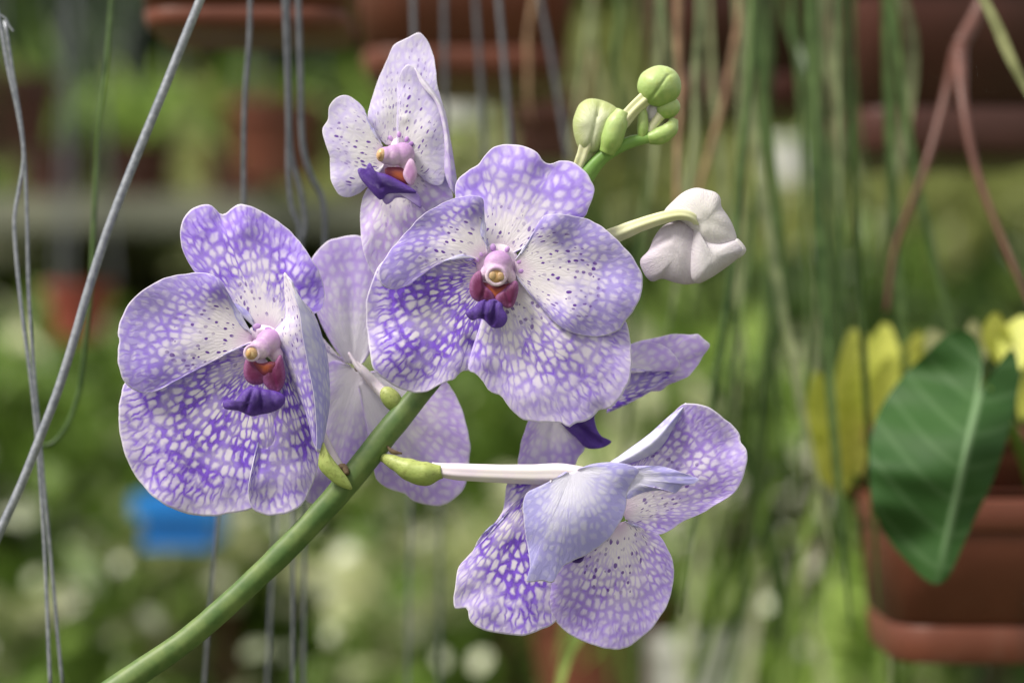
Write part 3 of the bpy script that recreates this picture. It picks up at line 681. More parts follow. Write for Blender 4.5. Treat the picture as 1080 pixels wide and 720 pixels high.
ftube('pedicel', [(455, 494, -12), (480, 497, -6), (520, 499, -2), (560, 500, 0), (590, 500, 0), (625, 503, 2)], [6.5, 8.6, 9.0, 9.8, 11, 9], M['pedicel'], E, n=60, seg=30, ridge=0.07, ridge_k=6, squash=0.9)
ftube('bract', [(404, 482, -26), (415, 487, -18), (430, 494, -13), (446, 499, -10), (466, 497, -8)], [5, 8, 12, 13, 7.5], M['bract'], E, n=40, seg=24, ridge=0.02, ridge_k=3)

# ---- G : half open white bud
G = empty('flower_bud', fl((735, 250, -20)), spray); tag(G, 'half open white bud on a cream stalk at the right of the spray')
zg = -22
ftube('pedicel', [(600, 262, -58), (625, 256, -45), (650, 247, -35), (675, 237, -24), (700, 229, -14), (718, 226, -10), (730, 229, -10), (737, 236, -14)], [7, 7.5, 8.5, 8, 7, 6.5, 5.5, 4], M['pedicel_green'], G, n=70, seg=30, ridge=0.10, ridge_k=5)
pillow('sepal', G, [(700, 224), (712, 210), (722, 202), (734, 198), (745, 200), (755, 203), (760, 209), (761, 218), (768, 228), (774, 240), (777, 254), (768, 262), (752, 264), (738, 256), (728, 240), (712, 230)], zg-2, 17, 'bud_white', center=(745, 232), crease=[(748, 232, 770, 246, 6, 2)])
pillow('sepal', G, [(731, 238), (718, 232), (700, 238), (690, 250), (684, 264), (675, 275), (680, 290), (688, 297), (698, 294), (712, 298), (726, 300), (742, 294), (745, 270), (740, 250)], zg-5, 14, 'bud_mauve', center=(714, 268), crease=[(686, 262, 706, 251, 3, 3), (728, 240, 730, 292, 7, 2)])
pillow('sepal', G, [(733, 238), (738, 246), (746, 252), (760, 255), (775, 253), (780, 254), (786, 262), (783, 268), (774, 276), (762, 285), (748, 294), (735, 299), (728, 290), (728, 265)], zg+0, 17, 'bud_mauve2', center=(752, 270), crease=[(744, 250, 752, 288, 6, 2)])
pillow('sepal', G, [(776, 252), (781, 254), (787, 263), (783, 270), (776, 272), (770, 262)], zg+2, 6, 'bud_white')

# ---- H : cluster of green buds at the tip
def bud(label): 
    e = empty('flower_bud', fl((660, 120, -45)), spray); tag(e, label); return e
zh = -45
H1 = bud('large round green bud at the top of the stem tip')
pillow('bud_body', H1, [(672, 92), (675, 80), (683, 73), (695, 69), (708, 72), (716, 80), (718.5, 91), (716, 101), (708, 109), (697, 113), (684, 110), (676, 102)], zh+2, 20, 'bud', crease=[(684, 108, 704, 80, 1.6, 1.3), (704, 80, 712, 76, 1.6, 1.0), (704, 80, 700, 73, 1.6, 1.0)], bumps=[(690, 84, 8, 1.5)])
ftube('pedicel', [(655, 130, zh+4), (668, 115, zh+6), (682, 102, zh+4)], [7.5, 7, 7.5], M['pedicel_green'], H1, n=20, ridge=0.16, ridge_k=5, seg=30)
ftube('bract', [(640, 161, zh+5), (645, 148, zh+8), (650, 132, zh+8), (657, 118, zh+6)], [8.5, 12, 12, 8], M['bud'], H1, n=30)
H2 = bud('pale green bud at the left of the stem tip')
pillow('bud_body', H2, [(607, 118), (612, 109), (622, 104), (636, 106), (648, 112), (653, 118), (650, 130), (643, 145), (636, 156), (626, 162), (612, 158), (606, 145), (604, 130)], zh-6, 17, 'bud_pale', center=(627, 132), crease=[(634, 106, 630, 122, 2.2, 2.4), (630, 122, 622, 156, 2.2, 1.6)], bumps=[(615, 128, 8, 2), (641, 120, 7, 2)])
ftube('pedicel', [(610, 178, zh-10), (615, 165, zh-6), (620, 150, zh-4)], [7, 7.5, 9], M['pedicel_green'], H2, n=20, ridge=0.14, ridge_k=5, seg=30)
H3 = bud('small green bud at the right of the stem tip')
ellipsoid('bud_body', H3, (705, 114, zh+0), (13, 11, 11), 'bud', rot=-30)
ftube('pedicel', [(684, 140, zh), (692, 128, zh), (700, 118, zh)], [5, 5, 6], M['pedicel_green'], H3, n=16)
H4 = bud('lowest yellow green bud curled at the stem tip')
ftube('bud_body', [(684, 146, zh+2), (697, 143, zh+3), (707, 136, zh+2), (711, 126, zh)], [7, 9.5, 8.5, 5], M['bud'], H4, n=30)
ftube('bract', [(677, 148, zh+2), (678, 135, zh+3), (678, 122, zh+2), (677, 112, zh)], [5, 6, 5.5, 4], M['bud'], H4, n=20)
ellipsoid('bud_body', empty('flower_bud', fl((690, 125, -50)), spray), (690, 117, zh-6), (8, 13, 8), 'bud_mauve', rot=20)
# ------------------------------------------------------------------ PLACE AROUND
def leafmat(name, c1, c2, rough=0.42, trans=0.35, scale=9):
    m = N(name)
    nz = m.noise(m.objco(), scale, 2)
    c = m.mix(m.ss(nz, 0.35, 0.65), c1, c2)
    n2 = m.noise(m.objco(), scale*9, 1)
    c = m.mix(m.ss(n2, 0.3, 0.8, 0.0, 0.5), c, tuple(min(1, x*1.9+0.01) for x in c2))
    return m.surf(c, rough=rough, trans=trans, spec=0.4)
M['leaf_dark'] = leafmat('leaf_dark_green', (0.018, 0.038, 0.009), (0.045, 0.085, 0.016))
M['leaf_mid'] = leafmat('leaf_mid_green', (0.065, 0.125, 0.02), (0.15, 0.24, 0.04))
M['leaf_light'] = leafmat('leaf_light_green', (0.22, 0.36, 0.07), (0.38, 0.50, 0.14))
M['leaf_olive'] = leafmat('leaf_olive', (0.15, 0.18, 0.05), (0.30, 0.33, 0.11))
M['leaf_grey'] = leafmat('leaf_grey_green', (0.20, 0.23, 0.10), (0.38, 0.39, 0.20))
M['leaf_yellow'] = leafmat('leaf_yellow_green', (0.50, 0.56, 0.07), (0.62, 0.66, 0.13), scale=30)
M['leaf_pale'] = leafmat('leaf_pale', (0.46, 0.53, 0.22), (0.74, 0.76, 0.45))
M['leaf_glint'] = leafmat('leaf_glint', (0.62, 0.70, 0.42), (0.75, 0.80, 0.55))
M['leaf_cream'] = leafmat('leaf_cream', (0.6, 0.62, 0.42), (0.8, 0.78, 0.6), scale=20)
M['root'] = leafmat('root_green', (0.035, 0.08, 0.018), (0.10, 0.16, 0.05), trans=0.25, scale=14)
M['root_grey'] = leafmat('root_grey_green', (0.10, 0.14, 0.06), (0.26, 0.29, 0.15), trans=0.1, scale=14)
M['root_tan'] = leafmat('root_tan', (0.20, 0.12, 0.07), (0.34, 0.22, 0.13), trans=0.1, scale=14)
M['terracotta'] = simple('plastic_terracotta', (0.12, 0.034, 0.018), (0.17, 0.052, 0.028), scale=22, rough=0.38, spec=0.45, bump=0.2, bump_d=0.001, stretch=(1, 1, 0.3))
def stained(name, c1, c2):
    m = N(name); co = m.objco()
    a = m.noise(co, 14, 4, 0.65); d_ = m.noise(co, 90, 3, 0.6)
    mp = m.n('ShaderNodeMapping'); mp.inputs['Scale'].default_value = (1, 1, 0.12); m.t.links.new(co, mp.inputs[0])
    run = m.noise(mp.outputs[0], 60, 3, 0.6)
    c = m.mix(m.ss(a, 0.3, 0.7), c1, c2)
    c = m.mix(m.ss(run, 0.52, 0.75, 0.0, 0.45), c, (0.05, 0.03, 0.02))
    c = m.mix(m.math('MULTIPLY', m.ss(a, 0.52, 0.68), m.ss(d_, 0.4, 0.7, 0.0, 0.6)), c, (0.20, 0.13, 0.10))
    return m.surf(c, rough=0.5, spec=0.4, bump=d_, bump_s=0.3, bump_d=0.001)
M['terracotta'] = stained('plastic_terracotta', (0.12, 0.034, 0.018), (0.17, 0.052, 0.028))
M['terracotta_dark'] = simple('plastic_brown', (0.06, 0.022, 0.016), (0.095, 0.032, 0.024), scale=20, rough=0.45)
M['terracotta_red'] = simple('clay_red', (0.20, 0.04, 0.022), (0.27, 0.06, 0.035), scale=30, rough=0.6)
M['soil'] = simple('potting_bark', (0.05, 0.035, 0.025), (0.10, 0.07, 0.05), scale=160, rough=0.95, bump=1.0, bump_d=0.004)
M['wire'] = simple('galvanised_wire', (0.24, 0.26, 0.30), (0.38, 0.40, 0.44), scale=500, rough=0.42, metallic=0.55, bump=0.5, bump_d=0.0002)
M['wire_dark'] = simple('weathered_wire', (0.11, 0.12, 0.14), (0.18, 0.19, 0.21), scale=300, rough=0.5, metallic=0.4)
M['blue'] = simple('plastic_blue', (0.015, 0.20, 0.68), (0.02, 0.25, 0.76), scale=20, rough=0.4)
M['white'] = simple('plastic_white', (0.78, 0.78, 0.74), (0.7, 0.7, 0.66), scale=15, rough=0.5)
M['bench'] = simple('bench_galvanised', (0.20, 0.21, 0.16), (0.26, 0.27, 0.20), scale=12, rough=0.6, metallic=0.2)
M['ground'] = simple('ground_earth', (0.10, 0.09, 0.055), (0.07, 0.10, 0.035), scale=1.2, rough=0.95, bump=0.6, bump_d=0.02)
M['hanger'] = simple('hanger_brown', (0.10, 0.04, 0.03), (0.15, 0.06, 0.045), scale=40, rough=0.45)

# ground
g = mesh_obj('ground', [(-40, -5, 0), (40, -5, 0), (40, 90, 0), (-40, 90, 0)], [(0, 1, 2, 3)], M['ground'])
tag(g, kind='structure')

def add_leaf(V, F, p, d, n, L, W, seg=3, droop=0.2, cup=0.15):
    """one pointed leaf, base p, direction d, normal n"""
    d = d.normalized(); s = d.cross(n).normalized(); n = s.cross(d).normalized()
    b = len(V)
    for i in range(seg+1):
        t = i/seg
        w = W*math.sin(math.pi*min(0.97, t*0.86+0.10))**0.8
        c = p + d*L*t - Vector((0, 0, 1))*droop*L*t*t
        V += [c-s*w*0.5+n*cup*w, c, c+s*w*0.5+n*cup*w]
    for i in range(seg):
        for k in (0, 1):
            a = b+i*3+k; F.append((a, a+1, a+4, a+3))

def rv(rnd, s=1):
    return Vector((rnd.gauss(0, s), rnd.gauss(0, s), rnd.gauss(0, s)))

def bush_mesh(name, mat, seed, rx=0.3, rz=0.35, n=900, L=0.07, W=0.03, clumps=18, up=0.2, mat2=None):
    rnd = random.Random(seed); V = []; F = []; MI = []
    cl = []
    for _ in range(clumps):
        a = rnd.uniform(0, 6.28); q = rnd.random()**0.5
        cl.append((Vector((math.cos(a)*q*rx, math.sin(a)*q*rx*0.7, rnd.uniform(0.12, 1)*rz*2)), rnd.uniform(0.25, 0.5)*rx))
    for _ in range(n):
        ci = rnd.randrange(len(cl)); c, r = cl[ci]; lt = ci % 4 == 0 and rnd.random() < 0.6  # pale clumps imitate lit leaves, the darker rest stands for shaded gaps
        p = c + rv(rnd).normalized()*r*rnd.random()**0.4*(0.8 if lt else 1)
        p.z = max(p.z, 0.0)
        d = (p-Vector((0, 0, rz*0.6))).normalized()*0.6+rv(rnd, 0.5)+Vector((0, 0, up))
        k_ = len(F); q = 1.5 if lt else 1.0
        add_leaf(V, F, p, d, rv(rnd)+Vector((0, -0.5, 1.2)), L*q*rnd.uniform(0.6, 1.3), W*q*rnd.uniform(0.7, 1.3)); MI += [1 if lt else 0]*(len(F)-k_)
    me = bpy.data.meshes.new(name); me.from_pydata([tuple(v) for v in V], [], F); me.materials.append(mat); me.materials.append(mat2 or mat)
    me.polygons.foreach_set('material_index', MI)
    me.polygons.foreach_set('use_smooth', [True]*len(F)); me.update()
    return me

def strap_mesh(name, mat, seed, n=26, L=0.45, W=0.03, spread=0.9):
    rnd = random.Random(seed); V = []; F = []
    for i in range(n):
        a = rnd.uniform(0, 6.28); el = rnd.uniform(0.4, 1.4)
        d = Vector((math.cos(a)*math.cos(el)*spread, math.sin(a)*math.cos(el)*spread, math.sin(el)))
        add_leaf(V, F, Vector((rnd.gauss(0, .02), rnd.gauss(0, .02), 0.0)), d, Vector((0, 0, 1))+rv(rnd, .2), L*rnd.uniform(.6, 1.2), W*rnd.uniform(.8, 1.3), seg=7, droop=rnd.uniform(.25, .8))
    me = bpy.data.meshes.new(name); me.from_pydata([tuple(v) for v in V], [], F); me.materials.append(mat)
    me.polygons.foreach_set('use_smooth', [True]*len(F)); me.update()
    return me

def pot_mesh(name, mat, r=0.09, h=0.15):
    V = []; F = []; seg = 28
    prof = [(r*0.68, 0), (r*0.9, h*0.8), (r*0.98, h*0.81), (r, h), (r*0.92, h), (r*0.88, h*0.86), (0.0005, h*0.86)]
    for (q, z) in prof:
        for j in range(seg):
            a = 2*math.pi*j/seg; V.append((q*math.cos(a), q*math.sin(a), z))
    for i in range(len(prof)-1):
        for j in range(seg):
            a = i*seg+j; b = i*seg+(j+1) % seg; F.append((a, b, b+seg, a+seg))
    F.append(tuple(reversed(range(seg))))
    me = bpy.data.meshes.new(name); me.from_pydata(V, [], F); me.materials.append(mat); me.update()
    return me

def link(name, me, parent, loc=(0, 0, 0), scale=1.0, rz=0.0):
    o = bpy.data.objects.new(name, me); C.objects.link(o); o.parent = parent
    o.location = loc; o.scale = (scale,)*3; o.rotation_euler.z = rz
    return o

BM = {
 'dark': [bush_mesh('bush_dark', M['leaf_dark'], s, n=1300, mat2=M['leaf_mid']) for s in (1, 2)],
 'mid': [bush_mesh('bush_mid', M['leaf_dark'], s, n=1300, mat2=M['leaf_light']) for s in (3, 4)],
 'light': [bush_mesh('bush_light', M['leaf_mid'], s, n=800, L=0.08, W=0.045, mat2=M['leaf_pale']) for s in (5, 6)],
 'olive': [bush_mesh('bush_olive', M['leaf_olive'], s, n=900, mat2=M['leaf_grey']) for s in (7, 8)],
 'grey': [bush_mesh('bush_grey', M['leaf_olive'], s, n=900, mat2=M['leaf_pale']) for s in (9, 10)],
 'strap': [strap_mesh('strap_leaves', M['leaf_mid'], s, n=34) for s in (11, 12)],
 'strap_light': [strap_mesh('strap_leaves_light', M['leaf_light'], s, n=30) for s in (13, 14)],
}
LABEL = {
 'dark': ('dark green bush blurred in the nursery behind the flowers', 'dark bushes behind the flowers'),
 'mid': ('mid green bush blurred in the nursery behind the flowers', 'mid green bushes behind the flowers'),
 'light': ('bright green bush blurred in the nursery behind the flowers', 'bright green bushes behind the flowers'),
 'olive': ('olive green bush blurred in the nursery behind the flowers', 'olive bushes behind the flowers'),
 'grey': ('greyish pale bush blurred in the nursery behind the flowers', 'pale bushes behind the flowers'),
 'strap': ('green plant with arching strap leaves blurred low behind the flowers', 'strap leaved plants behind the flowers'),
 'strap_light': ('bright plant with arching strap leaves blurred low behind the flowers', 'bright strap leaved plants behind the flowers'),
}
def glint_mesh(seed, n=12, rx=0.28, rz=0.5):  # cream clusters standing in for glints of light on the foliage
    rr = random.Random(seed); V = []; F = []
    for _ in range(n):
        c = Vector((rr.uniform(-rx, rx), rr.uniform(-rx, rx)*0.7-0.18, rr.uniform(0.15, 1.0)*rz))
        for k in range(5):
            a = k*1.2566+rr.random()*.3
            add_leaf(V, F, c, Vector((math.cos(a), -0.35, math.sin(a))), Vector((0, -1, 0.4)), rr.uniform(.014, .026), rr.uniform(.014, .022), seg=3, droop=0.1)
    me = bpy.data.meshes.new('blossoms'); me.from_pydata([tuple(v) for v in V], [], F); me.materials.append(M['leaf_cream']); me.update()
    return me
BL = [glint_mesh(s) for s in (41, 42, 43)]
stemmesh = None
def plant(kind, px, py, d, s=1.0, k=0):
    """a bush whose middle shows at (px, py); it stands on a trunk rooted in the ground"""
    global stemmesh
    c = at(px, py, d)
    e = bpy.data.objects.new('bush' if 'strap' not in kind else 'strap_leaved_plant', None); C.objects.link(e)
    e.empty_display_size = 0.05
    e.location = (c.x, c.y, 0)
    lab, grp = LABEL[kind]; tag(e, lab, 'bush' if 'strap' not in kind else 'plant', grp)
    zb = c.z - 0.35*s if 'strap' not in kind else c.z-0.15*s
    link('foliage' if 'strap' not in kind else 'leaves', BM[kind][k % 2], e, (0, 0, zb), s, random.uniform(0, 6))
    if kind in ('light', 'mid', 'strap_light'): tag(link('blossoms', BL[k % 3], e, (0, -0.05, zb), max(s, 0.45)), kind='stuff')
    if stemmesh is None:
        v, f = tube_data([Vector((0, 0, 0)), Vector((0.01, 0, 0.5)), Vector((0, 0.01, 1.0))], [0.02, 0.013, 0.008], n=8, seg=8)
        stemmesh = bpy.data.meshes.new('trunk'); stemmesh.from_pydata([tuple(q) for q in v], [], f); stemmesh.materials.append(M['hanger'])
    t = link('trunk', stemmesh, e); t.scale = (1, 1, max(0.05, zb+0.3*s))
    return e

# rows of nursery plants, mostly out of focus
rnd = random.Random(21)
rows = []
def band(y0, y1, x0, x1, d, kinds, n, s=(0.8, 1.2)):
    for i in range(n):
        px = x0+(x1-x0)*(i+rnd.uniform(0.1, 0.9))/n
        plant(rnd.choice(kinds), px, rnd.uniform(y0, y1), d+rnd.uniform(-.25, .25), rnd.uniform(*s), i)
band(540, 720, -80, 560, 2.7, ['mid', 'light', 'strap', 'strap_light', 'light'], 9, (0.35, 0.55))
band(600, 740, 480, 1160, 2.4, ['light', 'strap_light', 'mid', 'light'], 8, (0.35, 0.5))
band(420, 560, -80, 560, 3.6, ['mid', 'dark', 'mid', 'olive'], 9, (0.5, 0.8))
band(460, 600, 520, 1160, 3.2, ['mid', 'light', 'dark'], 7, (0.5, 0.7))
band(300, 420, -80, 420, 4.4, ['grey', 'olive', 'dark'], 6, (0.6, 0.9))
band(300, 440, 500, 1160, 4.0, ['olive', 'dark', 'mid', 'olive'], 7, (0.6, 0.9))
band(60, 240, -80, 1160, 5.0, ['olive', 'dark', 'grey', 'olive', 'dark'], 11, (0.8, 1.2))
band(-60, 40, -80, 1160, 5.4, ['olive', 'grey', 'mid', 'dark'], 9, (0.8, 1.2))
# far hedge closing the view
rh = random.Random(5); V = []; F = []
for i in range(15000):
    p = Vector((rh.uniform(-3.2, 3.2), 7.2+rh.gauss(0, 0.25), rh.uniform(0, 3.6)))
    add_leaf(V, F, p, rv(rh)+Vector((0, -0.6, 0.3)), rv(rh)+Vector((0, -1, 1)), rh.uniform(.12, .28), rh.uniform(.06, .12))
h = mesh_obj('hedge', V, F, M['leaf_dark'])
tag(h, 'tall dark green hedge closing the view far behind the flowers', 'hedge', kind='stuff')

# ---- planters
def box_sheet(V, F, cx, cy, z0, z1, ax, ay, bx, by, rr=0.25, inner=None):
    """rounded rectangular ring wall from z0 (half sizes ax, ay) to z1 (bx, by)"""
    n = 40; b = len(V)
    for (z, hx, hy) in ((z0, ax, ay), (z1, bx, by)):
        for j in range(n):
            a = 2*math.pi*j/n+0.001
            ca, sa = math.cos(a), math.sin(a)
            q = 1/((abs(ca)**7+abs(sa)**7)**(1/7))
            V.append(Vector((cx+hx*ca*q, cy+hy*sa*q, z)))
    for j in range(n):
        k = (j+1) % n
        F.append((b+j, b+k, b+n+k, b+n+j))
    return b
def planter(px0, px1, pytop, pybot, d, depth, label, mat='terracotta', rim=0.22, tray=0.2, soil=True, rz=0):
    a = at(px0, pybot, d); b = at(px1, pytop, d)
    hx = (b.x-a.x)/2; h = b.z-a.z; cx, cy = (a.x+b.x)/2, d+depth/2
    loc = Vector((cx, cy, a.z))
    e = empty('planter', loc); tag(e, label, 'planter', None)
    V = []; F = []
    t0 = a.z; zr = b.z-h*rim; zt = a.z+h*tray; hy = depth/2
    profs = [(t0, 0.90, ), (t0+0.001, 0.93), (zt-0.004, 0.95), (zt-0.002, 0.90), (zt+0.002, 0.895), (zr-0.002, 0.985), (zr, 0.985)]
    def ringset(ps, nm, m):
        V = []; F = []; n = 40
        for (z, k) in ps:
            for j in range(n):
                an = 2*math.pi*j/n; ca, sa = math.cos(an), math.sin(an)
                q = 1/((abs(ca)**7+abs(sa)**7)**(1/7))
                V.append(Vector((cx+(hx*k-0)*ca*q, cy+(hy-(1-k)*hx)*sa*q if hy > (1-k)*hx else cy, z)))
        for i in range(len(ps)-1):
            for j in range(n):
                kk = (j+1) % n; F.append((i*n+j, i*n+kk, (i+1)*n+kk, (i+1)*n+j))
        F.append(tuple(reversed(range(n))))
        if nm == 'soil': F = [tuple(range((len(ps)-1)*n, len(ps)*n))]
        o = mesh_obj(nm, V, F, m, e)
        return o
    ringset([(t0, 0.89), (t0+h*0.02, 0.905), (zt-h*0.03, 0.925), (zt, 0.905)], 'tray', M[mat])
    ringset([(zt+0.0005, 0.925), (zr-0.0005, 0.965)], 'pot', M[mat])
    ringset([(zr, 0.985), (zr+h*0.02, 1.0), (b.z-h*0.02, 1.0), (b.z, 0.985), (b.z, 0.955), (b.z-h*0.1, 0.95)], 'rim', M[mat])
    ringset([(b.z-h*0.06, 0.952), (b.z-h*0.06, 0.951)], 'soil', M['soil'])
    return e

# right: terracotta planter with the large leaf
planter(932, 1260, 526, 702, 1.14, 0.12, 'terracotta plastic planter at right under the large heart shaped leaf', rim=0.20, tray=0.24)
planter(924, 1210, 450, 523, 1.16, 0.10, 'upper terracotta planter behind the large leaf at right', rim=0.3, tray=0.1)
# upper row, hanging further back
planter(-140, -20, 60, 160, 2.6, 0.2, 'brown planter at the left edge of the hanging row', mat='terracotta_dark')
planter(135, 372, -70, 24, 1.17, 0.12, 'brown planter hanging above the left flower, its underside showing', rim=0.2)
planter(368, 610, -60, 74, 1.45, 0.2, 'brown planter hanging behind the upper flower and its wires', rim=0.3)
planter(690, 885, -60, 108, 1.6, 0.2, 'brown planter hanging behind the roots above the white bud', mat='terracotta_dark', rim=0.3)
planter(890, 1150, -80, 158, 1.38, 0.2, 'large brown planter at upper right with a forked hanger in front', mat='terracotta_dark', rim=0.3)
planter(535, 625, 100, 165, 2.9, 0.2, 'brown planter blurred behind the green buds', mat='terracotta_dark')

rg = random.Random(88)
V = []; F = []
for i in range(52):
    px_, py_, d_ = rg.uniform(-20, 1100), rg.uniform(470, 720), rg.uniform(1.9, 2.5)
    if 880 < px_: continue
    c_ = at(px_, py_, d_)
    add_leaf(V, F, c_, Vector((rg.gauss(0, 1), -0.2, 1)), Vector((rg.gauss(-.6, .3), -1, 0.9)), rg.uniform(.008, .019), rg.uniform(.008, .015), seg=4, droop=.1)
o = mesh_obj('pale_leaf_tips', V, F, M['leaf_glint'])  # pale colour imitates points of light on leaves
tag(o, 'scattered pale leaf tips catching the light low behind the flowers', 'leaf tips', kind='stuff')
# round pots further back
def round_pot(px, py, d, r, label, mat='terracotta', top='strap', s=0.5, hang=True):
    c = at(px, py, d)
    e = bpy.data.objects.new('potted_plant', None); C.objects.link(e); e.location = (c.x, c.y, c.z-r*0.8)
    tag(e, label, 'potted plant')
    link('pot', pot_mesh('pot', M[mat], r, r*1.6), e)
    if top: link('leaves', BM[top][0], e, (0, 0, r*1.4), s, random.uniform(0, 6))
    if hang:
        V, F = [], []
        for a in (0.3, 2.4, 4.5):
            tube_data([Vector((r*math.cos(a), r*math.sin(a), r*1.55)), Vector((r*.4*math.cos(a), r*.4*math.sin(a), r*1.6+0.25)), Vector((0, 0, r*1.6+.6))], [0.0015], n=6, seg=6, verts=V, faces=F)
        me = bpy.data.meshes.new('hanger'); me.from_pydata([tuple(q) for q in V], [], F); me.materials.append(M['wire_dark'])
        link('hanger', me, e)
    return e
round_pot(15, 120, 2.9, 0.045, 'round brown pot hanging blurred at the far left under foliage', mat='terracotta_dark', top=None)
round_pot(290, 150, 3.0, 0.05, 'round brown pot hanging blurred just above the left flower', top=None)
round_pot(150, 150, 3.2, 0.04, 'round brown pot hanging blurred behind the steel rod', mat='terracotta_dark', top=None)
round_pot(84, 328, 2.3, 0.026, 'small red brown pot blurred left of the left flower', mat='terracotta_red', top=None)
round_pot(632, 690, 2.0, 0.05, 'brown pot standing blurred under the lower right flower', top='strap', s=0.3, hang=False)
round_pot(60, 505, 2.8, 0.05, 'white pot blurred near the lower left wires', mat='white', top='strap', s=0.3, hang=False)
round_pot(715, 715, 2.0, 0.04, 'white pot blurred low beneath the lower right flower', mat='white', top='strap', s=0.25, hang=False)

# blue crate
def crate(px0, px1, py0, py1, d, label):
    a = at(px0, py1, d); b = at(px1, py0, d); w, h, dp = b.x-a.x, b.z-a.z, 0.12
    e = empty('crate', (a.x+w/2, d, a.z)); tag(e, label, 'crate')
    V = []; F = []
    def bx(x0, x1, y0, y1, z0, z1):
        k = len(V)
        for z in (z0, z1):
            V.extend([Vector((x0, y0, z)), Vector((x1, y0, z)), Vector((x1, y1, z)), Vector((x0, y1, z))])
        F.extend([(k+3, k+2, k+1, k), (k+4, k+5, k+6, k+7), (k, k+1, k+5, k+4), (k+1, k+2, k+6, k+5), (k+2, k+3, k+7, k+6), (k+3, k, k+4, k+7)])
    bx(a.x, b.x, d, d+0.004, a.z, b.z); bx(a.x, b.x, d+dp, d+dp+0.004, a.z, b.z)
    bx(a.x, a.x+0.004, d+0.0045, d+dp-0.0005, a.z, b.z); bx(b.x-0.004, b.x, d+0.0045, d+dp-0.0005, a.z, b.z)
    bx(a.x+0.0045, b.x-0.0045, d+0.0045, d+dp-0.0005, a.z, a.z+0.004)
    mesh_obj('crate_body', V, F, M['blue'], e, smooth=False)
    V = []; F = []
    bx(a.x-0.006, b.x+0.006, d-0.006, d-0.0005, b.z-0.012, b.z+0.002)
    mesh_obj('rim', V, F, M['blue'], e, smooth=False)
    return e
cr = crate(150, 222, 524, 578, 2.0, 'blue plastic crate blurred below the left flower')

# bench behind at left
a = at(-60, 244, 3.0); b = at(470, 206, 3.0)
e = empty('bench', (a.x, 3.0, 0)); tag(e, 'long grey metal nursery bench blurred across the left background', 'bench')
def boxm(nm, x0, x1, y0, y1, z0, z1, m, par):
    V = [Vector(q) for q in ((x0, y0, z0), (x1, y0, z0), (x1, y1, z0), (x0, y1, z0), (x0, y0, z1), (x1, y0, z1), (x1, y1, z1), (x0, y1, z1))]
    return mesh_obj(nm, V, [(3, 2, 1, 0), (4, 5, 6, 7), (0, 1, 5, 4), (1, 2, 6, 5), (2, 3, 7, 6), (3, 0, 4, 7)], m, par, smooth=False)
boxm('bench_top', a.x-0.3, b.x, 3.0, 3.6, b.z-0.03, b.z, M['bench'], e)
boxm('rail', a.x-0.3, b.x, 3.002, 3.03, a.z, a.z+0.018, M['bench'], e)
for x in (a.x-0.2, b.x-0.05): boxm('leg', x, x+0.035, 3.04, 3.075, 0, b.z-0.031, M['bench'], e)

for (px_, d_, k_) in ((20, 2.9, 'strap'), (120, 2.92, 'strap_light'), (230, 2.88, 'strap'), (390, 2.9, 'strap_light')):
    c_ = at(px_, 206, d_); e = bpy.data.objects.new('potted_plant', None); C.objects.link(e); e.location = (c_.x, 3.12, c_.z+0.001)
    tag(e, 'strap leaved plant in a small brown pot standing on the grey bench', 'potted plant', 'potted plants on the grey bench')
    link('pot', pot_mesh('pot', M['terracotta_dark'], 0.04, 0.06), e); link('leaves', BM[k_][0], e, (0, 0, 0.055), 0.42, px_)
# ---- wires
def wire(name, pts, d, r, label, mat='wire', cat='wire', group=None, n=60, seg=12, d2=None):
    m_ = len(pts)
    P = [at(p[0], p[1], (p[2] if len(p) > 2 else d)) for p in pts]
    o = tube(name, P, [r], M[mat], None, n=n, seg=seg)
    tag(o, label, cat, group); return o
wire('steel_rod', [(-22, 612), (0, 560), (22, 512), (42, 462), (60, 415), (76, 365), (92, 310), (113, 245), (140, 175), (172, 97), (212, -2), (240, -70)], 0.94, 0.0014, 'thick galvanised steel rod slanting across the left side', n=120, seg=18)
wire('hanging_wire', [(-12, -20), (-2, 14), (8, 70), (19, 120), (25, 165), (19, 205), (15, 240), (22, 320), (36, 430), (46, 560), (53, 725)], 0.96, 0.00062, 'thin grey wire at far left bending beneath its crossing')
wire('hanging_wire', [(5, 22, 0.965), (14, 80, 0.965), (24, 145, 0.965), (28, 215, 0.965), (31, 320, 0.965), (40, 440, 0.965), (52, 570, 0.965), (66, 725, 0.965)], 0.965, 0.00058, 'thin straighter grey wire at far left beside the bent one')
wire('wire_end', [(0, 16), (6, 20), (10, 28), (14, 33)], 0.96, 0.0003, 'hooked loose end of fine wire at the upper left edge')
wire('hanging_wire', [(264, -20), (263, 40), (258, 110), (257, 215), (256, 260)], 1.02, 0.0008, 'grey wire hanging straight down to the left flower', 'wire_dark')
wire('hanging_wire', [(299, -20), (302, 60), (304, 130), (304, 180), (308, 220), (316, 245), (312, 300)], 1.02, 0.00085, 'grey wire hanging left of the pair behind the left flower', 'wire_dark')
wire('hanging_wire', [(303, -20), (305, 90), (307, 160), (318, 205), (322, 240), (318, 260), (314, 330)], 1.03, 0.0009, 'grey wire bending at its foot beside the left flower', 'wire_dark')
wire('hanging_wire', [(314, -20), (317, 80), (319, 150), (328, 185), (340, 210), (343, 250), (340, 300)], 1.035, 0.0010, 'pale wire curving right behind the upper flower', 'wire_dark')
for (x0, x1, dd) in ((435, 440, 1.15), (468, 470, 1.2), (500, 512, 1.2), (524, 540, 1.15), (566, 600, 1.2)):
    wire('hanging_wire', [(x0, -20), ((x0+x1)/2, 70), (x1, 170)], dd, 0.0010, 'soft grey wire hanging between the upper flower and the buds', 'wire_dark', group='soft wires above the central flower')
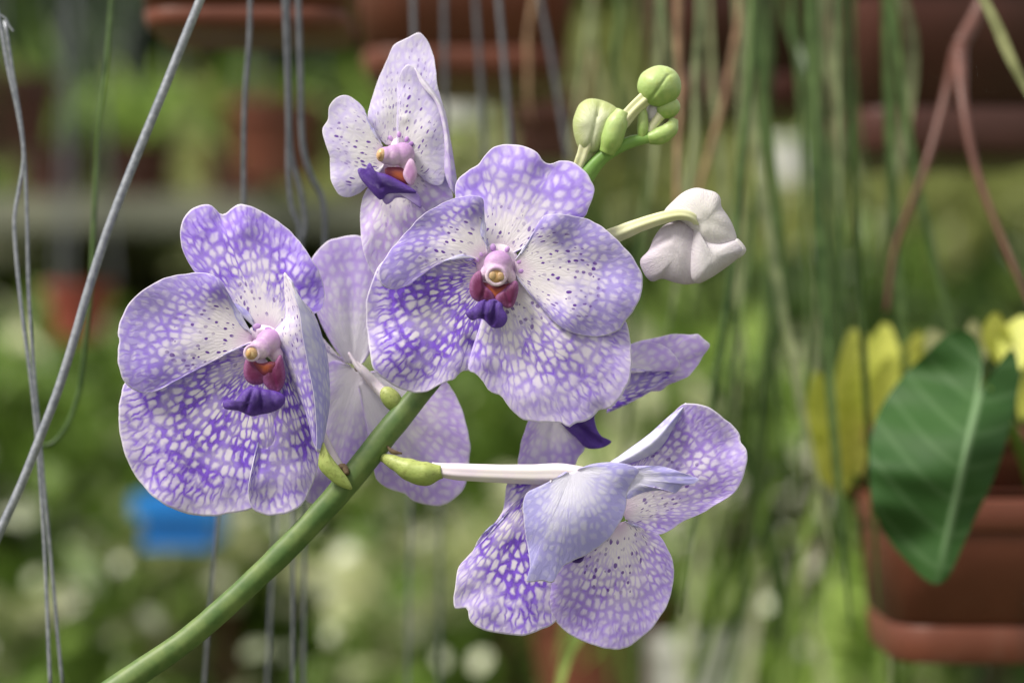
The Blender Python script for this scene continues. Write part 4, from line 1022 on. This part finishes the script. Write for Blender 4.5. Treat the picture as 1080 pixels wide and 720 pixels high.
for (x0, x1, dd) in ((232, 214, 1.03), (292, 281, 1.1), (309, 309, 1.03), (322, 320, 1.07), (433, 430, 1.2), (465, 463, 1.25)):
    wire('hanging_wire', [(x0, 520), ((x0+x1)/2, 620), (x1, 740)], dd, 0.0006, 'soft grey wire running down below the flowers', 'wire_dark', group='soft wires below the flowers')
wire('tendril', [(119, -20), (113, 60), (104, 140), (99, 230), (96, 300), (90, 360), (84, 410), (70, 450), (52, 470), (40, 466)], 1.02, 0.0008, 'thin green root hanging behind the steel rod and curling at its end', 'root', cat='root')
# ---- hanging aerial roots at the right
def root_cluster(px0, px1, d, n, label, seed, y1=(300, 760), mats=('root', 'root', 'root', 'root_grey'), r=(0.0007, 0.0018), lean=0, y0=-60):
    rr = random.Random(seed)
    top = at((px0+px1)/2, y0-30, d)
    e = empty('hanging_roots', top); tag(e, label, 'aerial roots')
    link('crown', pot_mesh('crown', M['hanger'], (px1-px0)/1080*d/3*0.5, 0.03), e)
    e.children[-1].location = (0, 0.0, 0.0)
    for i in range(n):
        x = px0+(px1-px0)*(i+rr.random())/n; yy = rr.uniform(*y1); dd = d+rr.uniform(-.08, .12)
        ln = rr.gauss(0, 45); P = []; q = rr.uniform(-12, 12); x2 = x
        for k in range(7):
            t = k/6
            P.append(at(x2+lean*t*t+ln*t**1.5+rr.gauss(0, 2)+q*1.8*math.sin(t*3+i), y0+(yy-y0)*t, dd))
        r0 = rr.uniform(*r)
        o = tube('root', P, [r0, r0, r0*0.9, r0*0.7, r0*0.2], M[rr.choice(mats)], e, n=26, seg=8)
root_cluster(575, 670, 1.3, 6, 'thin green aerial roots hanging behind the green buds', 31, y1=(100, 400), r=(0.0006, 0.0018), mats=('root', 'root_tan', 'root_grey'))
root_cluster(690, 765, 1.24, 5, 'greyish aerial roots hanging just right of the green buds', 32, y1=(250, 640), mats=('root_grey', 'root', 'root_tan'))
root_cluster(765, 840, 1.2, 7, 'dense dark green aerial roots hanging right of the white bud', 33, y1=(420, 760), r=(0.0007, 0.0019))
root_cluster(835, 910, 1.28, 6, 'long green aerial roots hanging left of the large leaf', 34, y1=(340, 700), r=(0.0007, 0.0019))
root_cluster(905, 950, 1.4, 4, 'few short roots hanging beside the forked hanger', 35, y1=(180, 330), r=(0.0008, 0.0016))
# long drooping leaves
def long_leaf(nm, P, w, mat, label, group=None, cat='leaf'):
    path, L = catmull(P, 40); V = []; F = []
    for i, p in enumerate(path):
        t = i/39; ww = w*math.sin(math.pi*(0.12+0.86*t))**0.6
        T = (path[min(i+1, 39)]-path[max(i-1, 0)]).normalized(); s = T.cross(Vector((0, 1, 0.2))).normalized()
        V += [p-s*ww+Vector((0, -ww*.3, 0)), p, p+s*ww+Vector((0, -ww*.3, 0))]
    for i in range(39):
        for k in (0, 1): F.append((i*3+k, i*3+k+1, i*3+k+4, i*3+k+3))
    o = mesh_obj(nm, V, F, M[mat]); tag(o, label, cat, group); return o
long_leaf('strap_leaf', [at(*q) for q in ((815, -30, 1.3), (835, 40, 1.3), (862, 110, 1.28), (878, 220, 1.27), (880, 330, 1.27), (884, 430, 1.27), (880, 540, 1.28))], 0.0020, 'root', 'long dark strap leaf hanging straight left of the large leaf')
long_leaf('strap_leaf', [at(*q) for q in ((795, -30, 1.2), (800, 60, 1.2), (812, 150, 1.2), (822, 260, 1.2), (812, 380, 1.2), (800, 520, 1.22), (772, 660, 1.24), (750, 740, 1.25))], 0.0017, 'root', 'long grey green strap leaf hanging right of the white bud')
long_leaf('strap_leaf', [at(*q) for q in ((1020, -30, 1.05), (1045, 15, 1.06), (1065, 60, 1.08), (1090, 110, 1.1))], 0.0020, 'leaf_grey', 'narrow pale leaf crossing the upper right corner')
long_leaf('strap_leaf', [at(*q) for q in ((905, 470, 1.4), (890, 560, 1.4), (850, 640, 1.4), (800, 740, 1.4))], 0.0022, 'leaf_mid', 'green strap leaf slanting down left of the terracotta planter')
long_leaf('strap_leaf', [at(*q) for q in ((820, 500, 1.35), (790, 570, 1.35), (750, 650, 1.35), (725, 740, 1.35))], 0.0022, 'leaf_mid', 'green strap leaf slanting down right of the lower flower')
long_leaf('strap_leaf', [at(*q) for q in ((640, 600, 1.2), (615, 660, 1.2), (598, 690, 1.2), (585, 745, 1.2))], 0.0022, 'leaf_light', 'bright green leaf rising below the lower right flower')
long_leaf('strap_leaf', [at(*q) for q in ((940, -30, 1.3), (962, 40, 1.3), (955, 130, 1.3), (935, 230, 1.3), (930, 310, 1.32))], 0.0020, 'root_grey', 'pale strap leaf curling beside the forked hanger')
rq = random.Random(77)
for i in range(9):
    x0 = rq.uniform(640, 940); dd = rq.uniform(1.12, 1.4); a_ = rq.gauss(0, 55); ye = rq.uniform(160, 760)
    o = long_leaf('strap_leaf', [at(x0, -40, dd), at(x0+a_*0.15, ye*0.25, dd), at(x0+a_*0.5, ye*0.6, dd), at(x0+a_, ye, dd)], rq.uniform(0.0008, 0.0019), rq.choice(['root', 'root', 'root_grey', 'leaf_dark', 'root_grey']),
                  'narrow green strap leaf drooping in the curtain right of the buds', 'narrow leaves in the hanging curtain')
for i in range(24):
    x0 = rq.uniform(640, 1000); dd = rq.uniform(1.3, 1.9); y0 = rq.uniform(640, 800); a_ = rq.gauss(30, 70); h_ = rq.uniform(160, 330)
    o = long_leaf('grass_blade', [at(x0, y0, dd), at(x0+a_*0.2, y0-h_*.4, dd), at(x0+a_*0.6, y0-h_*.8, dd), at(x0+a_*1.1, y0-h_, dd)], rq.uniform(0.0014, 0.003), rq.choice(['leaf_mid', 'leaf_light', 'leaf_mid', 'leaf_dark', 'leaf_pale']),
                  'slender green blade rising low between the lower flower and the planter', 'blades rising low at right')
# forked hanger of the upper right planter
hg = empty('forked_hanger', at(1025, 20, 1.45)); tag(hg, 'reddish brown forked plastic hanger at upper right', 'hanger')
tube('strap', [at(1060, -60, 1.2), at(1035, 5, 1.2), at(1012, 50, 1.19)], [0.0026, 0.0027, 0.003], M['hanger'], hg, n=20, seg=10)
tube('strap', [at(1012, 50, 1.19), at(1000, 95, 1.19), at(975, 180, 1.18), at(945, 260, 1.18), at(935, 330, 1.18)], [0.0030, 0.0016, 0.0012, 0.0010], M['hanger'], hg, n=30, seg=10)
tube('strap', [at(1012, 50, 1.19), at(1016, 110, 1.17), at(1030, 180, 1.16), at(1060, 260, 1.15), at(1095, 340, 1.14)], [0.0030, 0.0016, 0.0012, 0.0010], M['hanger'], hg, n=30, seg=10)

# ---- large heart shaped leaf
def bigleafmat():
    m = N('heart_leaf_green')
    u, v = m.uv('uv')
    av = m.math('ABSOLUTE', v)
    mid = m.math('MULTIPLY', m.ss(av, 0.01, 0.07, 0.8, 0.0), m.ss(u, 0.55, 0.98, 1.0, 0.15))
    lat = m.math('SINE', m.math('MULTIPLY', m.math('SUBTRACT', u, m.math('MULTIPLY', m.math('POWER', av, 1.4), -0.30)), 36.0))
    lat = m.math('MULTIPLY', m.ss(lat, 0.65, 1.0), 0.13)
    col = m.mix(m.noise(m.objco(), 60), (0.018, 0.062, 0.012), (0.042, 0.11, 0.024))
    col = m.mix(m.math('MAXIMUM', mid, lat), col, (0.20, 0.32, 0.16))
    return m.surf(col, rough=0.62, trans=0.12, spec=0.25, bump=lat, bump_d=-0.0006, bump_s=0.5)
M['heart'] = bigleafmat()
def heart_leaf(outline, base, d, label, mat, dz, cat='leaf', veinend=None):
    out, L = catmull([(x, y, 0) for x, y in outline], 90)
    tip = Vector((*veinend, 0)); b = Vector((*base, 0)); V = []; UV = []; F = []
    nu = 30
    ax = (tip-b).normalized(); Lm = (tip-b).length
    for i in range(nu):
        u = i/(nu-1)
        for j in range(90):
            B = out[j]
            t0 = max(0.0, min(1.0, (B-b).dot(ax)/Lm))
            c = b.lerp(tip, t0*0.80)
            p = c.lerp(B, u)
            side = (p-b).cross(ax).z/Lm
            al = (p-b).dot(ax)/Lm
            dep = d-dz*(0.30*math.sin(max(0, al)*2.6)-abs(side)*0.55*(1-al*0.4)+0.03*math.sin(al*30)*abs(side)*2+0.07*math.sin(al*7+side*5))
            V.append(at(p.x, p.y, dep)); UV.append((al, side*2.2))
    for i in range(nu-1):
        for j in range(89):
            a_ = i*90+j; F.append((a_, a_+1, a_+91, a_+90))
    e = empty('heart_leaf_plant', at(*base, d)); tag(e, label, cat)
    o = mesh_obj('leaf', V, F, mat, e, uv=UV)
    P = [at(base[0]+8, base[1]-2, d+0.002), at(base[0]+25, base[1]+20, d+0.04), at(base[0]+55, base[1]+90, d+0.07), at(base[0]+60, base[1]+150, d+0.1)]
    tube('leaf_stalk', P, [0.002, 0.0025, 0.003], M['leaf_mid'], e, n=20, seg=10)
heart_leaf([(1033, 408), (1036, 388), (1032, 362), (1018, 348), (1000, 352), (975, 374), (950, 399), (930, 428), (919, 460), (917, 500), (923, 540), (938, 570), (960, 596), (976, 611), (988, 616), (999, 610), (1009, 590), (1026, 552), (1046, 510), (1060, 470), (1070, 430), (1075, 395), (1069, 368), (1057, 378), (1044, 400)],
           (1033, 414), 1.09, 'large dark green heart shaped leaf hanging over the terracotta planter', M['heart'], 0.07, veinend=(988, 616))
def small_leaf_plant(nm, specs, mat, d, label, cat='plant', w=0.008, stem=((0, 0), (0, 10))):
    rr = random.Random(len(label)); c = at(*specs[0][:2], d); e = empty(nm, c); tag(e, label, cat)
    for (x0, y0, x1, y1, ww) in specs:
        V = []; F = []
        p0, p1 = at(x0, y0, d+rr.uniform(-.02, .02)), at(x1, y1, d+rr.uniform(-.03, .01))
        add_leaf(V, F, p0, p1-p0, Vector((rr.gauss(0, .3), -1, 0.4)), (p1-p0).length, ww/1080*d/3, seg=8, droop=0.05)
        mesh_obj('leaf', V, F, mat, e)
        tube('leaf_stalk', [at(specs[0][0]+40, 560, d+0.06), at((x0+specs[0][0]+30)/2, (y0+520)/2, d+.03), p0], [0.0012], M['leaf_mid'], e, n=10, seg=6)
small_leaf_plant('yellow_leaved_plant', [(880, 500, 862, 385, 40), (874, 510, 856, 420, 30), (900, 500, 900, 338, 44), (892, 480, 912, 345, 34), (922, 440, 934, 336, 42), (930, 425, 970, 345, 40), (920, 450, 940, 372, 36), (885, 520, 884, 440, 34), (905, 450, 918, 390, 36)],
                 M['leaf_yellow'], 1.21, 'yellow green leaved plant blurred left of the large leaf')
small_leaf_plant('yellow_leaved_plant', [(1060, 385, 1052, 325, 40), (1070, 390, 1080, 330, 44), (1080, 440, 1082, 385, 40)],
                 M['leaf_yellow'], 1.16, 'yellow green leaves at the right edge above the large leaf')
small_leaf_plant('variegated_plant', [(1000, 390, 980, 345, 30), (1010, 385, 1025, 334, 36), (1000, 395, 1048, 345, 30)],
                 M['leaf_grey'], 1.2, 'pale grey green leaves just behind the top of the large leaf')
# white pots added to stand for pale and bright spots out of focus
def spot_pot(px, py, d, r, label):
    e = bpy.data.objects.new('white_pot', None); C.objects.link(e); c = at(px, py, d); e.location = (c.x, c.y, c.z-r)
    tag(e, label, 'pot'); link('pot', pot_mesh('white_pot', M['white'], r, r*1.3), e)
    link('leaves', BM['strap'][1], e, (0, 0, r*1.2), 0.12)
spot_pot(482, 92, 2.5, 0.030, 'white pot glowing softly right of the upper flower')
spot_pot(836, 158, 2.8, 0.028, 'white pot glowing softly among the hanging roots')
spot_pot(8, 228, 3.4, 0.05, 'white pot on the grey bench at the left edge')

# ------------------------------------------------------------------ LIGHT AND CAMERA
w = bpy.data.worlds.new('World'); sc.world = w; w.use_nodes = True
nt = w.node_tree; bgn = nt.nodes['Background']
sky = nt.nodes.new('ShaderNodeTexSky'); sky.sky_type = 'NISHITA'; sky.sun_disc = False
ELEV, AZ = R(52), R(-118)       # azimuth: direction the sun stands in, measured from +Y towards +X
sky.sun_elevation = ELEV; sky.sun_rotation = AZ
sky.dust_density = 3.0; sky.air_density = 1.0; sky.ozone_density = 0.6
# pale cloud colour added over the blue to whiten and brighten skylight
cn = nt.nodes.new('ShaderNodeTexNoise'); cn.inputs['Scale'].default_value = 2.2; cn.inputs['Detail'].default_value = 4
tc = nt.nodes.new('ShaderNodeTexCoord'); nt.links.new(tc.outputs['Generated'], cn.inputs['Vector'])
cr_ = nt.nodes.new('ShaderNodeMapRange'); cr_.inputs[1].default_value = 0.3; cr_.inputs[2].default_value = 0.65
cr_.inputs[3].default_value = 0.3; cr_.inputs[4].default_value = 0.85
nt.links.new(cn.outputs['Fac'], cr_.inputs[0])
mxw = nt.nodes.new('ShaderNodeMix'); mxw.data_type = 'RGBA'
nt.links.new(cr_.outputs[0], mxw.inputs[0]); nt.links.new(sky.outputs[0], mxw.inputs[6]); mxw.inputs[7].default_value = (6.6, 6.2, 5.6, 1)
nt.links.new(mxw.outputs[2], bgn.inputs[0]); bgn.inputs[1].default_value = 0.135
sd = Vector((math.sin(AZ)*math.cos(ELEV), math.cos(AZ)*math.cos(ELEV), math.sin(ELEV)))
sl = bpy.data.lights.new('sun', 'SUN'); sl.energy = 5.0; sl.angle = R(18); sl.color = (1.0, 0.95, 0.86)
so = bpy.data.objects.new('sun', sl); C.objects.link(so); so.rotation_euler = sd.to_track_quat('Z', 'Y').to_euler()
cd = bpy.data.cameras.new('camera'); co = bpy.data.objects.new('camera', cd); C.objects.link(co)
co.location = (0, 0, CAM_Z); co.rotation_euler = (R(90), 0, 0)
cd.lens = 108; cd.sensor_width = 36; cd.clip_start = 0.05; cd.clip_end = 200
cd.dof.use_dof = True; cd.dof.focus_distance = FOCUS-0.001; cd.dof.aperture_fstop = 6.6
sc.camera = co
sc.view_settings.view_transform = 'Standard'; sc.view_settings.look = 'None'; sc.view_settings.exposure = 0
sc.cycles.use_denoising = True
sc.cycles.max_bounces = 8; sc.cycles.transparent_max_bounces = 6
